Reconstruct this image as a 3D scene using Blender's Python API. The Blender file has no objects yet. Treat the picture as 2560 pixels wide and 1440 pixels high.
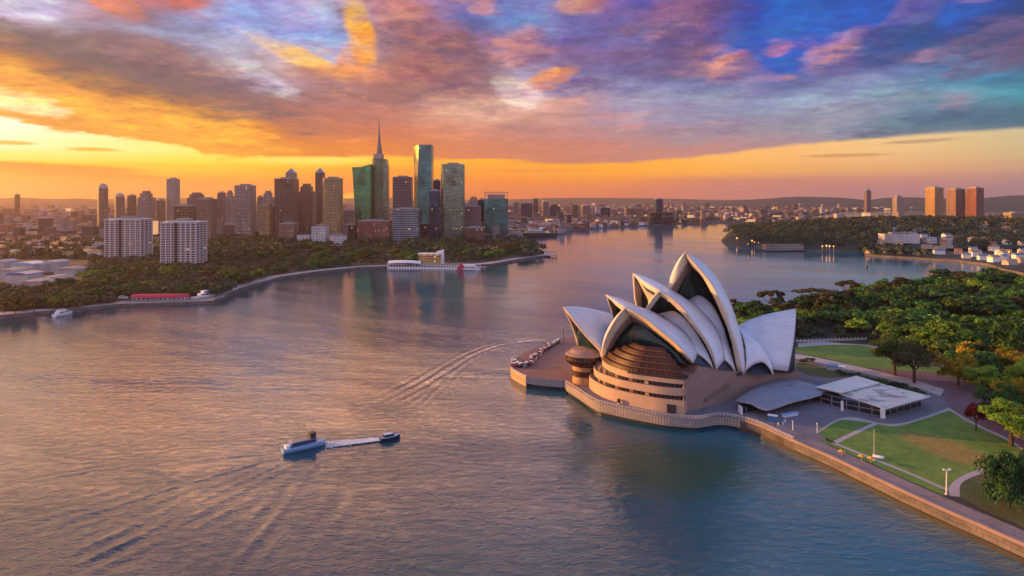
import bpy, math, random
import numpy as np
from mathutils import Vector, noise as mnoise
from mathutils.geometry import tessellate_polygon
R = math.radians
scene = bpy.context.scene
COL = scene.collection
rnd = random.Random(7)

# ------------------------------------------------------------------ camera, exposure
F, H, CX, HZ = 1668.0, 96.0, 1280.0, 497.0        # focal length (px of a 2560 wide frame), eye height, vanishing point
cam = bpy.data.cameras.new('camera'); cam_o = bpy.data.objects.new('camera', cam); COL.objects.link(cam_o)
cam.sensor_width = 36; cam.lens = 36*F/2560; cam.shift_y = -(720-HZ)/2560
cam.clip_start = 1; cam.clip_end = 90000
cam_o.location = (0, 0, H); cam_o.rotation_euler = (R(90), 0, 0)
scene.camera = cam_o
scene.view_settings.view_transform = 'Standard'; scene.view_settings.look = 'None'
scene.view_settings.gamma = 1; scene.view_settings.exposure = 0.6
scene.cycles.max_bounces = 6; scene.cycles.diffuse_bounces = 2; scene.cycles.glossy_bounces = 3
scene.cycles.transmission_bounces = 3; scene.cycles.transparent_max_bounces = 4; scene.cycles.volume_bounces = 0
scene.cycles.use_denoising = True
scene.cycles.sample_clamp_indirect = 3.0
def P(px, py, z=0.0):                              # a point of the plane at height z, surveyed from the photograph
    Y = F*(H-z)/(py-HZ); return Vector(((px-CX)/F*Y, Y, z))
def W(px, py, Y): return Vector(((px-CX)/F*Y, Y, H-(py-HZ)*Y/F))

# ------------------------------------------------------------------ node helpers
def s2l(c):
    if isinstance(c, str): c = [int(c[i:i+2], 16)/255 for i in (0, 2, 4)]
    return tuple((v/12.92 if v <= .04045 else ((v+.055)/1.055)**2.4) for v in c[:3])
class NT:
    def __init__(s, tree): s.t = tree; s.n = tree.nodes; s.l = tree.links
    def put(s, sock, v):
        if v is None: return
        if isinstance(v, bpy.types.NodeSocket): s.l.new(v, sock)
        else:
            if sock.type == 'RGBA' and hasattr(v, '__len__') and len(v) == 3: v = (*v, 1)
            sock.default_value = v
    def node(s, typ, ins=None, out=0, **props):
        nd = s.n.new(typ)
        for k, v in props.items(): setattr(nd, k, v)
        for k, v in (ins or {}).items(): s.put(nd.inputs[k], v)
        return nd.outputs[out] if out is not None else nd
    def m(s, op, a, b=None, c=None, clamp=False):
        nd = s.n.new('ShaderNodeMath'); nd.operation = op; nd.use_clamp = clamp
        s.put(nd.inputs[0], a); s.put(nd.inputs[1], b); s.put(nd.inputs[2], c); return nd.outputs[0]
    def add(s, a, b): return s.m('ADD', a, b)
    def sub(s, a, b): return s.m('SUBTRACT', a, b)
    def mul(s, a, b): return s.m('MULTIPLY', a, b)
    def mr(s, v, a, b, c=0., d=1., smooth=False):
        return s.node('ShaderNodeMapRange', {0: v, 1: a, 2: b, 3: c, 4: d}, interpolation_type='SMOOTHSTEP' if smooth else 'LINEAR')
    def mix(s, f, a, b, mode='MIX'):
        nd = s.n.new('ShaderNodeMix'); nd.data_type = 'RGBA'; nd.blend_type = mode
        s.put(nd.inputs[0], f); s.put(nd.inputs[6], a); s.put(nd.inputs[7], b); return nd.outputs[2]
    def ramp(s, f, stops, interp='LINEAR'):
        nd = s.n.new('ShaderNodeValToRGB'); cr = nd.color_ramp; cr.interpolation = interp
        stops = sorted(stops, key=lambda q: q[0])
        while len(cr.elements) < len(stops): cr.elements.new(0.5)
        for i, (p, c) in enumerate(stops): cr.elements[i].position = p
        for i, (p, c) in enumerate(stops): cr.elements[i].color = (*c, 1) if len(c) == 3 else c
        s.put(nd.inputs[0], f); return nd.outputs[0]
    def noise(s, vec, scale, detail=4, rough=.5, dist=0., out=0):
        return s.node('ShaderNodeTexNoise', {'Vector': vec, 'Scale': scale, 'Detail': detail, 'Roughness': rough, 'Distortion': dist}, out=out)
    def vec(s, x, y, z): return s.node('ShaderNodeCombineXYZ', {0: x, 1: y, 2: z})
    def sep(s, v): nd = s.node('ShaderNodeSeparateXYZ', {0: v}, out=None); return nd.outputs
    def mapping(s, v, sc=(1, 1, 1), rot=(0, 0, 0)):
        return s.node('ShaderNodeMapping', {'Vector': v, 'Scale': sc, 'Rotation': rot})

# ------------------------------------------------------------------ sun and sky
SUN_AZ, SUN_EL = R(-73), R(8)
sd = Vector((math.sin(SUN_AZ)*math.cos(SUN_EL), math.cos(SUN_AZ)*math.cos(SUN_EL), math.sin(SUN_EL)))
sun = bpy.data.lights.new('sun', 'SUN'); sun.energy = 5.0; sun.angle = R(0.5); sun.color = (1.0, .45, .12)
sun_o = bpy.data.objects.new('sun', sun); COL.objects.link(sun_o); sun_o.location = (-400, 100, 300)
sun_o.rotation_euler = sd.to_track_quat('Z', 'Y').to_euler()

XS = [i*160 for i in range(17)]
UP = {   # colours of the cloud deck, read along rows of the sky
 0:  'dcd2e6 9c98b8 b8808c d87058 7a90d0 e8b0a0 c87878 6a5a90 7a6094 d08870 3c4c98 4a3c80 2c4aa0 0850b0 3c5090 0c48a0 0a3c80',
 50: '6a6070 c0c0d8 a06870 6c6888 7c90c8 d0a0b0 c09090 4a60a0 6080b8 8a6a98 3858b0 8a5a78 1858b0 0858b4 685080 0850a8 144070',
 100:'5a3440 5a4858 8088a0 9098b8 b8c0e0 90b0d8 7a5468 5a5080 b08098 7a5888 4880c0 8a607c 3060b8 a87088 1c4888 243c78 504068',
 150:'a06830 6a4850 804e50 6a5468 c8c8dc e89850 b88070 7a5470 8c88b0 6a5080 484888 c88070 4870a8 786890 6c5884 5088b0 5a4a70',
 200:'d89030 8a5a38 74484c 6c4c58 b8a8b0 a07880 b07468 885460 c8b8c8 9098c0 98a0c8 6870a0 6068a0 6a6898 5078a8 4c88a8 30708c',
 250:'e8c8a0 f0a828 a86038 7c4c50 8a5a5c 9a6868 a87068 a07070 e0c0b8 c89080 9c8ca8 8088a8 8890b0 7c90b0 7c9cb0 78a0b0 3c90a0',
 300:'f0a020 c07818 c88840 f0a420 b86858 a86c60 b87060 d09880 d09880 b88c8c a08898 9088a0 8088a0 98a0b0 5c7890 4c6c84 2c5068',
 340:'e89010 e89010 e89818 e89818 e08828 c87850 d07850 c88068 c08478 b88080 b08888 a88890 a08898 908898 888890 7c8490 586878',
 380:'e89010 e89010 e89820 e8a030 e89830 dc8848 e08850 d08060 c88068 c48070 c08478 c08880 b08888 a08890 888890 7c8490 586878',
 430:'e89010 e89010 e89820 e8a030 e89830 dc8848 e08850 d08060 c88068 c48070 c08478 c08880 b08888 a08890 888890 7c8490 586878'}
LO = {   # the clear band under the deck
 300:'fff8d8 fff4c8 ffeca8 ffe080 ffd870 f8d070 f0c070 f0b870 f4b868 f4b868 f4b870 f4c080 f0c48c f0c890 ecc898 dcc498 ccc098',
 345:'fffae0 fff4c0 fff0a8 ffe890 ffe080 ffd870 ffd070 ffc060 fcb458 fcb458 fcb860 fcc478 f8c484 f4c88c ecc890 dcc090 ccb890',
 380:'ffe890 ffe898 ffec98 ffec88 ffe480 ffe078 ffd868 ffb850 ffb04c ffb050 ffb458 fcc070 f8bc7c f4c488 ecc490 e0bc88 d0b48c',
 403:'ffdc60 ffd85c ffd85c ffdc60 ffe070 ffe070 ffc850 ffb048 ffac48 ffb04c fcb458 fcbc68 f8bc78 f0b880 e8b884 dcb088 ccac88',
 425:'fcb020 fcb428 fcb830 ffc030 ffb828 fca824 fc9c34 f8a040 fcac48 fcb050 fcb458 fcb860 f0b070 e8b078 e4b080 d8a480 c89880',
 455:'f88c00 f88800 f88c00 f49010 f89818 f88c10 f88c20 f89038 f49450 f49c54 ec9860 d88c74 d08c7c cc8c80 c88c84 c08c88 b0888c',
 480:'f87c00 f87c00 f88004 f48810 f49018 f48c1c f08c30 ec8c44 e88c58 e88c60 e08a6c d48c7c cc8c84 c48c88 bc8c8c b48890 a88890',
 500:'f08410 f08810 f09020 f09020 f09428 f09030 e89040 e88c50 e88860 e48c68 dc8870 d48c7c cc8c84 c48c88 bc8c8c b48890 a88890'}
def table(rows):
    ys = sorted(rows); arr = np.array([[s2l(c) for c in rows[y].split()] for y in ys]); return np.array(ys, float), arr
def at_table(tb, px, py):
    ys, arr = tb
    fy = np.interp(py, ys, np.arange(len(ys))); fx = np.clip(px/160, 0, 15.999)
    j = min(int(fy), len(ys)-2); v = fy-j; i = int(fx); u = fx-i
    return (arr[j, i]*(1-u)+arr[j, i+1]*u)*(1-v)+(arr[j+1, i]*(1-u)+arr[j+1, i+1]*u)*v
AZ0, AZ1 = -40.0, 40.0
def row_el(py): return math.atan((HZ-py)/F*0.94)             # elevation of a row of the table
def azpx(deg, el):                                            # azimuth -> table column, elevation -> table row
    a = R(deg); return CX+F*math.tan(a), HZ-F*math.tan(el)/math.cos(a)
world = bpy.data.worlds.new('World'); scene.world = world; world.use_nodes = True
w = NT(world.node_tree); world.node_tree.nodes.clear()
g = w.node('ShaderNodeTexCoord', out=0)          # direction of the sky
gx, gy, gz = w.sep(g)
az = w.m('ARCTAN2', gx, gy); el = w.m('ARCSINE', w.m('MAXIMUM', gz, -0.02))
cl = w.vec(w.m('DIVIDE', gx, w.add(w.m('ABSOLUTE', gz), .12)), w.m('DIVIDE', gy, w.add(w.m('ABSOLUTE', gz), .12)), 0.0)
def n3(scale, detail, rough, off):
    return w.noise(w.node('ShaderNodeVectorMath', {0: cl, 1: off}, operation='ADD'), scale, detail, rough)
wa = w.sub(n3(.9, 7, .6, (3, 1, 0)), .5); wb = w.sub(n3(1.1, 7, .62, (11, 7, 2)), .5)
amp = w.mr(el, .03, .2, .08, 1.0)
azw = w.add(az, w.mul(w.mul(wa, amp), .17)); elw = w.add(el, w.mul(w.mul(wb, amp), .085))
fa = w.mr(azw, R(AZ0), R(AZ1))
def field(tb, rows, elv):
    cur = None; prev = None
    els = sorted([row_el(y) for y in rows])
    for e in els:
        stops = []
        for i in range(28):
            d = AZ0+(AZ1-AZ0)*i/27
            px, py = azpx(d, e); stops.append((i/27, tuple(at_table(tb, px, py))))
        c = w.ramp(fa, stops)
        cur = c if cur is None else w.mix(w.mr(elv, prev, e, smooth=True), cur, c)
        prev = e
    return cur
UPT, LOT = table(UP), table(LO)
upc = field(UPT, [0, 40, 80, 120, 160, 200, 240, 280, 320, 370], elw)
loc_ = field(LOT, [300, 345, 380, 403, 425, 455, 480, 500], w.add(el, w.mul(wb, .006)))
# cloud texture: fine billows, lit edges, holes
d1 = w.mr(n3(2.2, 9, .62, (5, 9, 1)), .32, .68, -1., 1.); d2 = w.mr(n3(7.5, 6, .6, (1, 2, 8)), .35, .65, -1., 1.)
tex = w.add(1.0, w.mul(amp, w.add(w.mul(d1, .20), w.mul(d2, .17))))
upc = w.mix(1.0, upc, w.vec(tex, tex, tex), 'MULTIPLY')
lit = w.mul(w.mr(w.add(n3(2.6, 6, .55, (21, 4, 3)), w.mul(d2, .03)), .56, .66, smooth=True), w.mr(el, .04, .12))
upc = w.mix(w.mul(lit, .42), upc, w.ramp(fa, [(0, s2l('ffc050')), (.35, s2l('ffb070')), (.6, s2l('f09880')), (1, s2l('b08098'))]))
dk = w.mul(w.mr(w.add(n3(1.7, 6, .55, (2, 14, 3)), w.mul(d2, .03)), .54, .66, smooth=True), w.mr(el, .06, .14))
upc = w.mix(w.mul(dk, .40), upc, w.ramp(fa, [(0, s2l('5c4450')), (.4, s2l('644860')), (.7, s2l('404478')), (1, s2l('143868'))]))
# lower edge of the deck
edge = [(0, 300), (160, 331), (300, 352), (400, 368), (470, 372), (520, 392), (600, 402), (700, 397), (920, 396), (1060, 400), (1200, 400), (1300, 408),
        (1420, 412), (1560, 407), (1700, 397), (1800, 386), (1900, 373), (2000, 362), (2100, 353), (2200, 346), (2300, 338), (2430, 330), (2560, 322)]
es = [(0.0, (row_el(300)*.9,)*3)]
for px, py in edge:
    a = math.degrees(math.atan((px-CX)/F)); e = math.atan((HZ-py)/F*math.cos(R(a)))
    es.append(((a-AZ0)/(AZ1-AZ0), (e, e, e)))
es.append((1.0, es[-1][1]))
ev = w.ramp(w.mr(az, R(AZ0), R(AZ1)), es, 'EASE')
ragged = w.mul(w.mr(az, R(-40), R(5), 1, .12), w.add(w.mul(wb, .045), w.mul(w.sub(n3(4, 5, .6, (8, 8, 8)), .5), .03)))
mask = w.mr(w.sub(w.add(el, ragged), ev), -.0025, .0045, smooth=True)
skc = w.mix(mask, loc_, upc)
fine = w.mul(w.sub(n3(3.4, 8, .66, (4, 4, 9)), .5), 1.0); fine2 = w.mul(w.sub(n3(9., 5, .6, (7, 3, 1)), .5), 1.0)
BILv = w.add(1., w.add(w.mul(w.mr(n3(3.1, 9, .68, (31, 2, 1)), .34, .66, -1., 1.), .20), w.mul(w.mr(n3(11., 5, .65, (6, 8, 2)), .34, .66, -1., 1.), .12)))
BIL = w.vec(BILv, w.mul(BILv, BILv), w.add(w.mul(BILv, .5), .5)); MODU = w.mr(n3(4.6, 8, .7, (12, 6, 4)), .36, .58, .45, 1.)
def shape(px, py, wd, ht, slope, warp):
    a0 = math.atan((px-CX)/F); e0 = math.atan((HZ-py)/F*math.cos(a0))
    da = w.m('DIVIDE', w.sub(w.add(az, w.mul(wa, .05*warp)), a0), wd/F*math.cos(a0)**2)
    de = w.m('DIVIDE', w.sub(w.add(el, w.mul(wb, .03*warp+.006)), w.add(e0, w.mul(w.sub(az, a0), slope))), ht/F)
    return w.add(w.mul(da, da), w.mul(de, de)), da, de
def streak(px, py, wd, ht, col, amt, slope=0.):               # a thin lenticular cloud
    global skc
    q, _, _ = shape(px, py, wd, ht, slope, 0.)
    skc = w.mix(w.mul(w.mr(w.add(q, w.mul(fine, .8)), 1.2, .15, smooth=True), amt), skc, col)
def cloud(px, py, wd, ht, slope, core, rim, amt=.85, rimside=False):   # a billow with a lit rim
    global skc
    q, da, de = shape(px, py, wd, ht, slope, 1.)
    q = w.add(q, w.add(w.mul(fine, 3.4), w.mul(fine2, 2.2)))
    q = w.sub(q, w.mul(da, .22)) if rimside else q
    c = w.mix(w.mr(w.add(w.sub(w.mul(de, .8), w.mul(da, .45)), w.add(w.mul(fine, 3.), w.mul(fine2, 2.))), -.3, 1.15, smooth=True), s2l(core), s2l(rim)); c = w.mix(1., c, BIL, 'MULTIPLY')
    skc = w.mix(w.mul(w.mul(w.mr(q, 1.8, .3, smooth=True), amt), MODU), skc, c)
for a in [(760, 55, 190, 85, -.1, '86a8dc', 'a8b8e0', .75), (1350, 45, 130, 60, 0, '5684c4', '7890c0', .6), (2070, 50, 300, 100, .1, '0858b8', '1c5cb0', .95), (640, 195, 95, 32, -.35, 'dcdae6', 'c8c0cc', .7), (60, 20, 90, 36, 0, 'd8d4e8', 'b8b4d0', .7),
          (330, 268, 380, 62, -.26, 'f8ac20', 'd08020', .8), (60, 250, 110, 24, -.25, 'ffe8b8', 'f4b850', .8), (240, 165, 330, 52, -.28, '5a4044', '7c5450', .9), (520, 215, 230, 60, -.30, '604654', '9a6660', .85), (110, 108, 240, 30, -.22, '50404c', '6c5460', .8),
          (1075, 135, 190, 82, -.35, '68465c', 'c88068', .9), (1150, 215, 150, 48, -.1, '7e5664', 'b87464', .75), (1000, 185, 90, 40, .1, 'b07468', 'd89070', .5), (1315, 125, 62, 48, 0, '7c5474', 'd89484', .85), (1570, 95, 190, 105, .05, '544a88', '80649a', .75),
          (1700, 70, 170, 85, .25, '604678', 'a87480', .8), (1470, 170, 170, 50, .1, '6a5080', '886888', .7), (1832, 168, 62, 36, .35, '7c5c80', 'f4a880', .95), (2110, 130, 95, 42, .3, '6c5c88', 'e09c98', .9), (2285, 28, 85, 42, .6, '665488', '806490', .85),
          (2470, 85, 180, 44, .3, '283a70', '4a4880', .8), (2240, 112, 90, 44, .15, '143a70', '1c5090', .75), (2480, 150, 110, 26, .3, '6a4a70', '80587c', .7), (1950, 115, 38, 15, .2, 'c07890', 'a07098', .8),
          (893, 80, 32, 60, -.9, 'f8b040', 'ffc838', .85), (885, 140, 45, 40, .5, 'e09050', 'f8ac50', .7), (735, 138, 120, 22, -.35, 'f4b468', 'ffc860', .85), (1368, 192, 66, 22, .25, 'f09c58', 'ffb060', .85), (1450, 14, 60, 22, 0, 'd08c68', 'f4ac60', .8), (290, 16, 90, 20, -.3, 'd87c50', 'ffa848', .85), (480, 6, 45, 14, 0, 'c87058', 'f08848', .8),
          (610, 342, 90, 30, .1, 'e89830', 'fcb838', .85), (1190, 268, 150, 36, 0, 'e0b09c', 'd09884', .6), (1290, 228, 60, 36, -.4, 'f4e4dc', 'd8b8b4', .65), (1700, 250, 220, 40, .1, '9a94b0', '8488ac', .5), (2080, 235, 190, 34, .1, 'a8b8c8', '8898b0', .5), (1950, 310, 330, 26, .12, '8c8494', '94889c', .6), (2350, 302, 260, 18, .10, '3e5e78', '5c7890', .85)]:
    cloud(*a[:7], amt=a[7])
streak(90, 418, 330, 11, s2l('d07a14'), .9, -.02); streak(200, 437, 290, 6, s2l('d87c10'), .8, -.02); streak(235, 374, 80, 5, s2l('f0a838'), .8)
streak(30, 357, 70, 5, s2l('f0a838'), .8); streak(2110, 388, 120, 5, s2l('c89868'), .8); streak(2300, 353, 110, 5, s2l('b89878'), .8, .03)
streak(1215, 402, 130, 8, s2l('ffb850'), .7); streak(1350, 427, 160, 5, s2l('e89860'), .7)
streak(790, 401, 165, 8, s2l('ffe078'), .8)
q_, _, _ = shape(872, 492, 15, 10, 0, 0.); skc = w.mix(w.mr(q_, 2., 0, smooth=True), skc, s2l('ffd060'))
fin = w.add(1., w.mul(amp, w.add(w.mul(w.mr(n3(6., 9, .7, (2, 31, 7)), .35, .65, -1., 1.), .22), w.mul(w.mr(n3(15., 6, .75, (9, 3, 5)), .35, .65, -1., 1.), .16))))
skc = w.mix(w.mr(el, .05, .09), skc, w.mix(1., skc, w.vec(fin, w.mr(fin, 0, 2, .06, 1.94), w.mr(fin, 0, 2, .2, 1.8)), 'MULTIPLY'))
skc = w.node('ShaderNodeHueSaturation', {'Saturation': 1.10, 'Value': .70, 'Color': skc})
skc = w.node('ShaderNodeGamma', {'Color': skc, 'Gamma': 1.05}); skc = w.mix(1., skc, (1.05, 1.02, 1.04), 'MULTIPLY')
# the sky overhead and behind the viewer: pale twilight blue, rose near the horizon; an added bright belt ahead
back = w.ramp(w.mr(el, 0, 1.5), [(0, (.46, .31, .38)), (.12, (.50, .38, .50)), (.35, (.40, .44, .76)), (.7, (.20, .28, .54)), (1, (.13, .21, .44))])
over = w.mr(el, R(16.9), R(20), smooth=True); side = w.mr(w.m('ABSOLUTE', az), R(40), R(75), smooth=True)
left = w.ramp(w.mr(el, 0, .6), [(0, (1.7, .70, .12)), (.25, (1.3, .62, .2)), (1, (.5, .42, .5))])
sidec = w.mix(w.mr(az, R(-150), R(-95), smooth=True), back, w.mix(w.mr(az, R(-40), R(40)), left, back))
bt = w.mr(n3(1.5, 5, .6, (9, 2, 2)), .35, .65, .75, 1.25)
sheen_belt = w.mix(1., w.ramp(w.mr(az, R(-60), R(50)), [(0, (6.0, 2.6, .70)), (.40, (6.2, 2.8, 1.05)), (.56, (4.6, 2.3, 1.4)), (.70, (1.5, 1.2, 1.4)), (.88, (.40, .60, 1.1)), (1, (.28, .5, .95))]), w.vec(bt, bt, bt), 'MULTIPLY')  # very bright warm belt above the view, added to gild the water's reflection
high = w.ramp(w.mr(az, R(-60), R(50)), [(0, (.11, .15, .28)), (.5, (.06, .14, .30)), (1, (.02, .13, .34))])
zen = w.mix(w.mr(el, R(19), R(27.5), smooth=True), sheen_belt, high)
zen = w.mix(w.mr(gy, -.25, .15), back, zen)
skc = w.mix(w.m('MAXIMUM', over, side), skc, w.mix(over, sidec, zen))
below = w.mr(gz, -.003, -.02); skc = w.mix(below, skc, (.25, .2, .2))
nish = w.node('ShaderNodeTexSky', sky_type='NISHITA', sun_disc=False, sun_elevation=SUN_EL, sun_rotation=SUN_AZ)
bg1 = w.node('ShaderNodeBackground', {0: skc, 1: 1.0}); bg2 = w.node('ShaderNodeBackground', {0: nish, 1: 0.012})
w.l.new(w.node('ShaderNodeAddShader', {0: bg1, 1: bg2}), w.n.new('ShaderNodeOutputWorld').inputs[0])
world.cycles.sampling_method = 'MANUAL'; world.cycles.sample_map_resolution = 512

# ------------------------------------------------------------------ object helpers
def tag(o, label=None, cat=None, group=None, kind=None):
    if label: o['label'] = label
    if cat: o['category'] = cat
    if group: o['group'] = group
    if kind: o['kind'] = kind
    return o
def thing(name, label, cat, loc=(0, 0, 0), rz=0., group=None):
    o = bpy.data.objects.new(name, None); COL.objects.link(o); o.location = loc; o.rotation_euler = (0, 0, rz)
    o.empty_display_size = 1; return tag(o, label, cat, group)
class MB:
    def __init__(s): s.v = []; s.f = []; s.mi = []; s.uv = []
    def face(s, pts, mi=0, uv=None):
        b = len(s.v); s.v += [tuple(p) for p in pts]; s.f.append(tuple(range(b, b+len(pts)))); s.mi.append(mi); s.uv.append(uv)
    def box(s, c, d, rz=0., mi=0):
        ca, sa = math.cos(rz), math.sin(rz); b = len(s.v)
        for dz in (-.5, .5):
            for dx, dy in ((-.5, -.5), (.5, -.5), (.5, .5), (-.5, .5)):
                x, y = dx*d[0], dy*d[1]; s.v.append((c[0]+x*ca-y*sa, c[1]+x*sa+y*ca, c[2]+dz*d[2]))
        for q in ((0, 3, 2, 1), (4, 5, 6, 7), (0, 1, 5, 4), (1, 2, 6, 5), (2, 3, 7, 6), (3, 0, 4, 7)):
            s.f.append(tuple(b+i for i in q)); s.mi.append(mi); s.uv.append(None)
    def prism(s, poly, z0, z1, mi=0, top=None, cap=True, scale=1., twist=0.):
        n = len(poly); area = sum(poly[i][0]*poly[(i+1) % n][1]-poly[(i+1) % n][0]*poly[i][1] for i in range(n))
        if area < 0: poly = poly[::-1]
        cx = sum(p[0] for p in poly)/n; cy = sum(p[1] for p in poly)/n; ct, st = math.cos(twist)*scale, math.sin(twist)*scale
        tp = [(cx+(p[0]-cx)*ct-(p[1]-cy)*st, cy+(p[0]-cx)*st+(p[1]-cy)*ct) for p in poly]
        zt = z1 if hasattr(z1, '__len__') else [z1]*n
        b = len(s.v); s.v += [(p[0], p[1], z0) for p in poly]+[(p[0], p[1], zt[i]) for i, p in enumerate(tp)]
        for i in range(n):
            j = (i+1) % n; s.f.append((b+i, b+j, b+n+j, b+n+i)); s.mi.append(mi); s.uv.append(None)
        if cap:
            for t in tessellate_polygon([[Vector((p[0], p[1], 0)) for p in tp]]):
                s.f.append(tuple(b+n+i for i in fixt(t, tp))); s.mi.append(mi if top is None else top); s.uv.append(None)
        return tp
    def cyl(s, c, r0, r1, h, n=16, mi=0, top=None):
        poly = [(c[0]+r0*math.cos(i*math.tau/n), c[1]+r0*math.sin(i*math.tau/n)) for i in range(n)]
        s.prism(poly, c[2], c[2]+h, mi, top, scale=max(r1, .001)/r0)
    def tube(s, pts, r, n=6, mi=0):
        pts = [Vector(p) for p in pts]; rs = r if hasattr(r, '__len__') else [r]*len(pts); b = len(s.v)
        for i, p in enumerate(pts):
            t = (pts[min(i+1, len(pts)-1)]-pts[max(i-1, 0)]).normalized()
            u = t.cross(Vector((0, 0, 1)) if abs(t.z) < .9 else Vector((1, 0, 0))).normalized(); q = t.cross(u)
            for k in range(n):
                a = k*math.tau/n; s.v.append(tuple(p+(u*math.cos(a)+q*math.sin(a))*rs[i]))
        for i in range(len(pts)-1):
            for k in range(n):
                s.f.append((b+i*n+k, b+i*n+(k+1) % n, b+(i+1)*n+(k+1) % n, b+(i+1)*n+k)); s.mi.append(mi); s.uv.append(None)
        s.f.append(tuple(b+k for k in range(n))[::-1]); s.f.append(tuple(b+(len(pts)-1)*n+k for k in range(n)))
        s.mi += [mi, mi]; s.uv += [None, None]
    def ball(s, c, r, n=8, m=6, mi=0, sz=1.):
        b = len(s.v)
        for j in range(m+1):
            th = math.pi*j/m
            for i in range(n):
                a = i*math.tau/n; s.v.append((c[0]+r*math.sin(th)*math.cos(a), c[1]+r*math.sin(th)*math.sin(a), c[2]+r*sz*math.cos(th)))
        for j in range(m):
            for i in range(n):
                s.f.append((b+j*n+i, b+(j+1)*n+i, b+(j+1)*n+(i+1) % n, b+j*n+(i+1) % n)); s.mi.append(mi); s.uv.append(None)
    def poly(s, pts, mi=0, uv=False):
        pts = [Vector(p) for p in pts]
        for t in tessellate_polygon([pts]):
            q = [pts[i] for i in t]
            if (q[1]-q[0]).cross(q[2]-q[0]).z < 0: q = q[::-1]
            s.face(q, mi)
    def grid(s, rows, mi=0, flip=False):
        n = len(rows); k = len(rows[0]); b = len(s.v)
        for r_ in rows: s.v += [tuple(p) for p in r_]
        for i in range(n-1):
            for j in range(k-1):
                q = (b+i*k+j, b+i*k+j+1, b+(i+1)*k+j+1, b+(i+1)*k+j)
                uv = ((j/(k-1), i/(n-1)), ((j+1)/(k-1), i/(n-1)), ((j+1)/(k-1), (i+1)/(n-1)), (j/(k-1), (i+1)/(n-1)))
                if flip: q = q[::-1]; uv = uv[::-1]
                s.f.append(q); s.mi.append(mi); s.uv.append(uv)
    def build(s, name, mats, parent=None, smooth=False, world=False, weld=False):
        me = bpy.data.meshes.new(name); off = parent.location if (world and parent) else Vector((0, 0, 0))
        me.from_pydata([(v[0]-off[0], v[1]-off[1], v[2]-off[2]) for v in s.v], [], s.f)
        for m_ in (mats if isinstance(mats, (list, tuple)) else [mats]): me.materials.append(m_)
        me.polygons.foreach_set('material_index', s.mi)
        if any(u is not None for u in s.uv):
            ul = me.uv_layers.new(name='UVMap'); k = 0
            for f_, u in zip(s.f, s.uv):
                for i in range(len(f_)):
                    if u is not None: ul.data[k].uv = u[i]
                    k += 1
        if smooth: me.polygons.foreach_set('use_smooth', [True]*len(me.polygons))
        me.update()
        if weld:
            import bmesh
            bm = bmesh.new(); bm.from_mesh(me); bmesh.ops.remove_doubles(bm, verts=bm.verts, dist=.001); bm.to_mesh(me); bm.free()
        o = bpy.data.objects.new(name, me); COL.objects.link(o); o.parent = parent
        return o
def fixt(t, pts):
    a, b, c = (pts[i] for i in t)
    return t if (b[0]-a[0])*(c[1]-a[1])-(b[1]-a[1])*(c[0]-a[0]) > 0 else t[::-1]
def copy_tree(o, parent=None):
    c = o.copy(); COL.objects.link(c); c.parent = parent
    for ch in list(o.children): copy_tree(ch, c)
    return c

# ------------------------------------------------------------------ materials
MATS = {}
def base(name):
    m = bpy.data.materials.new(name); m.use_nodes = True; n = NT(m.node_tree); bs = m.node_tree.nodes['Principled BSDF']; MATS[name] = m
    return m, n, bs
def plain(name, col, rough=.7, metal=0., var=.15, scale=.3, emit=None, spec=.5, bump=0.):
    m, n, b = base(name); tc = n.node('ShaderNodeTexCoord', out=3)
    f = n.noise(tc, scale, 6, .6)
    c = n.mix(n.mr(f, .3, .7), tuple(v*(1-var) for v in col), tuple(min(1, v*(1+var)) for v in col))
    n.put(b.inputs['Base Color'], c); b.inputs['Roughness'].default_value = rough; b.inputs['Metallic'].default_value = metal
    b.inputs['Specular IOR Level'].default_value = spec
    if bump: n.put(b.inputs['Normal'], n.node('ShaderNodeBump', {'Height': n.noise(tc, scale*6, 4, .6), 'Strength': .6, 'Distance': bump}))
    if emit:
        b.inputs['Emission Color'].default_value = (*emit[0], 1); b.inputs['Emission Strength'].default_value = emit[1]
    return m
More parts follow.
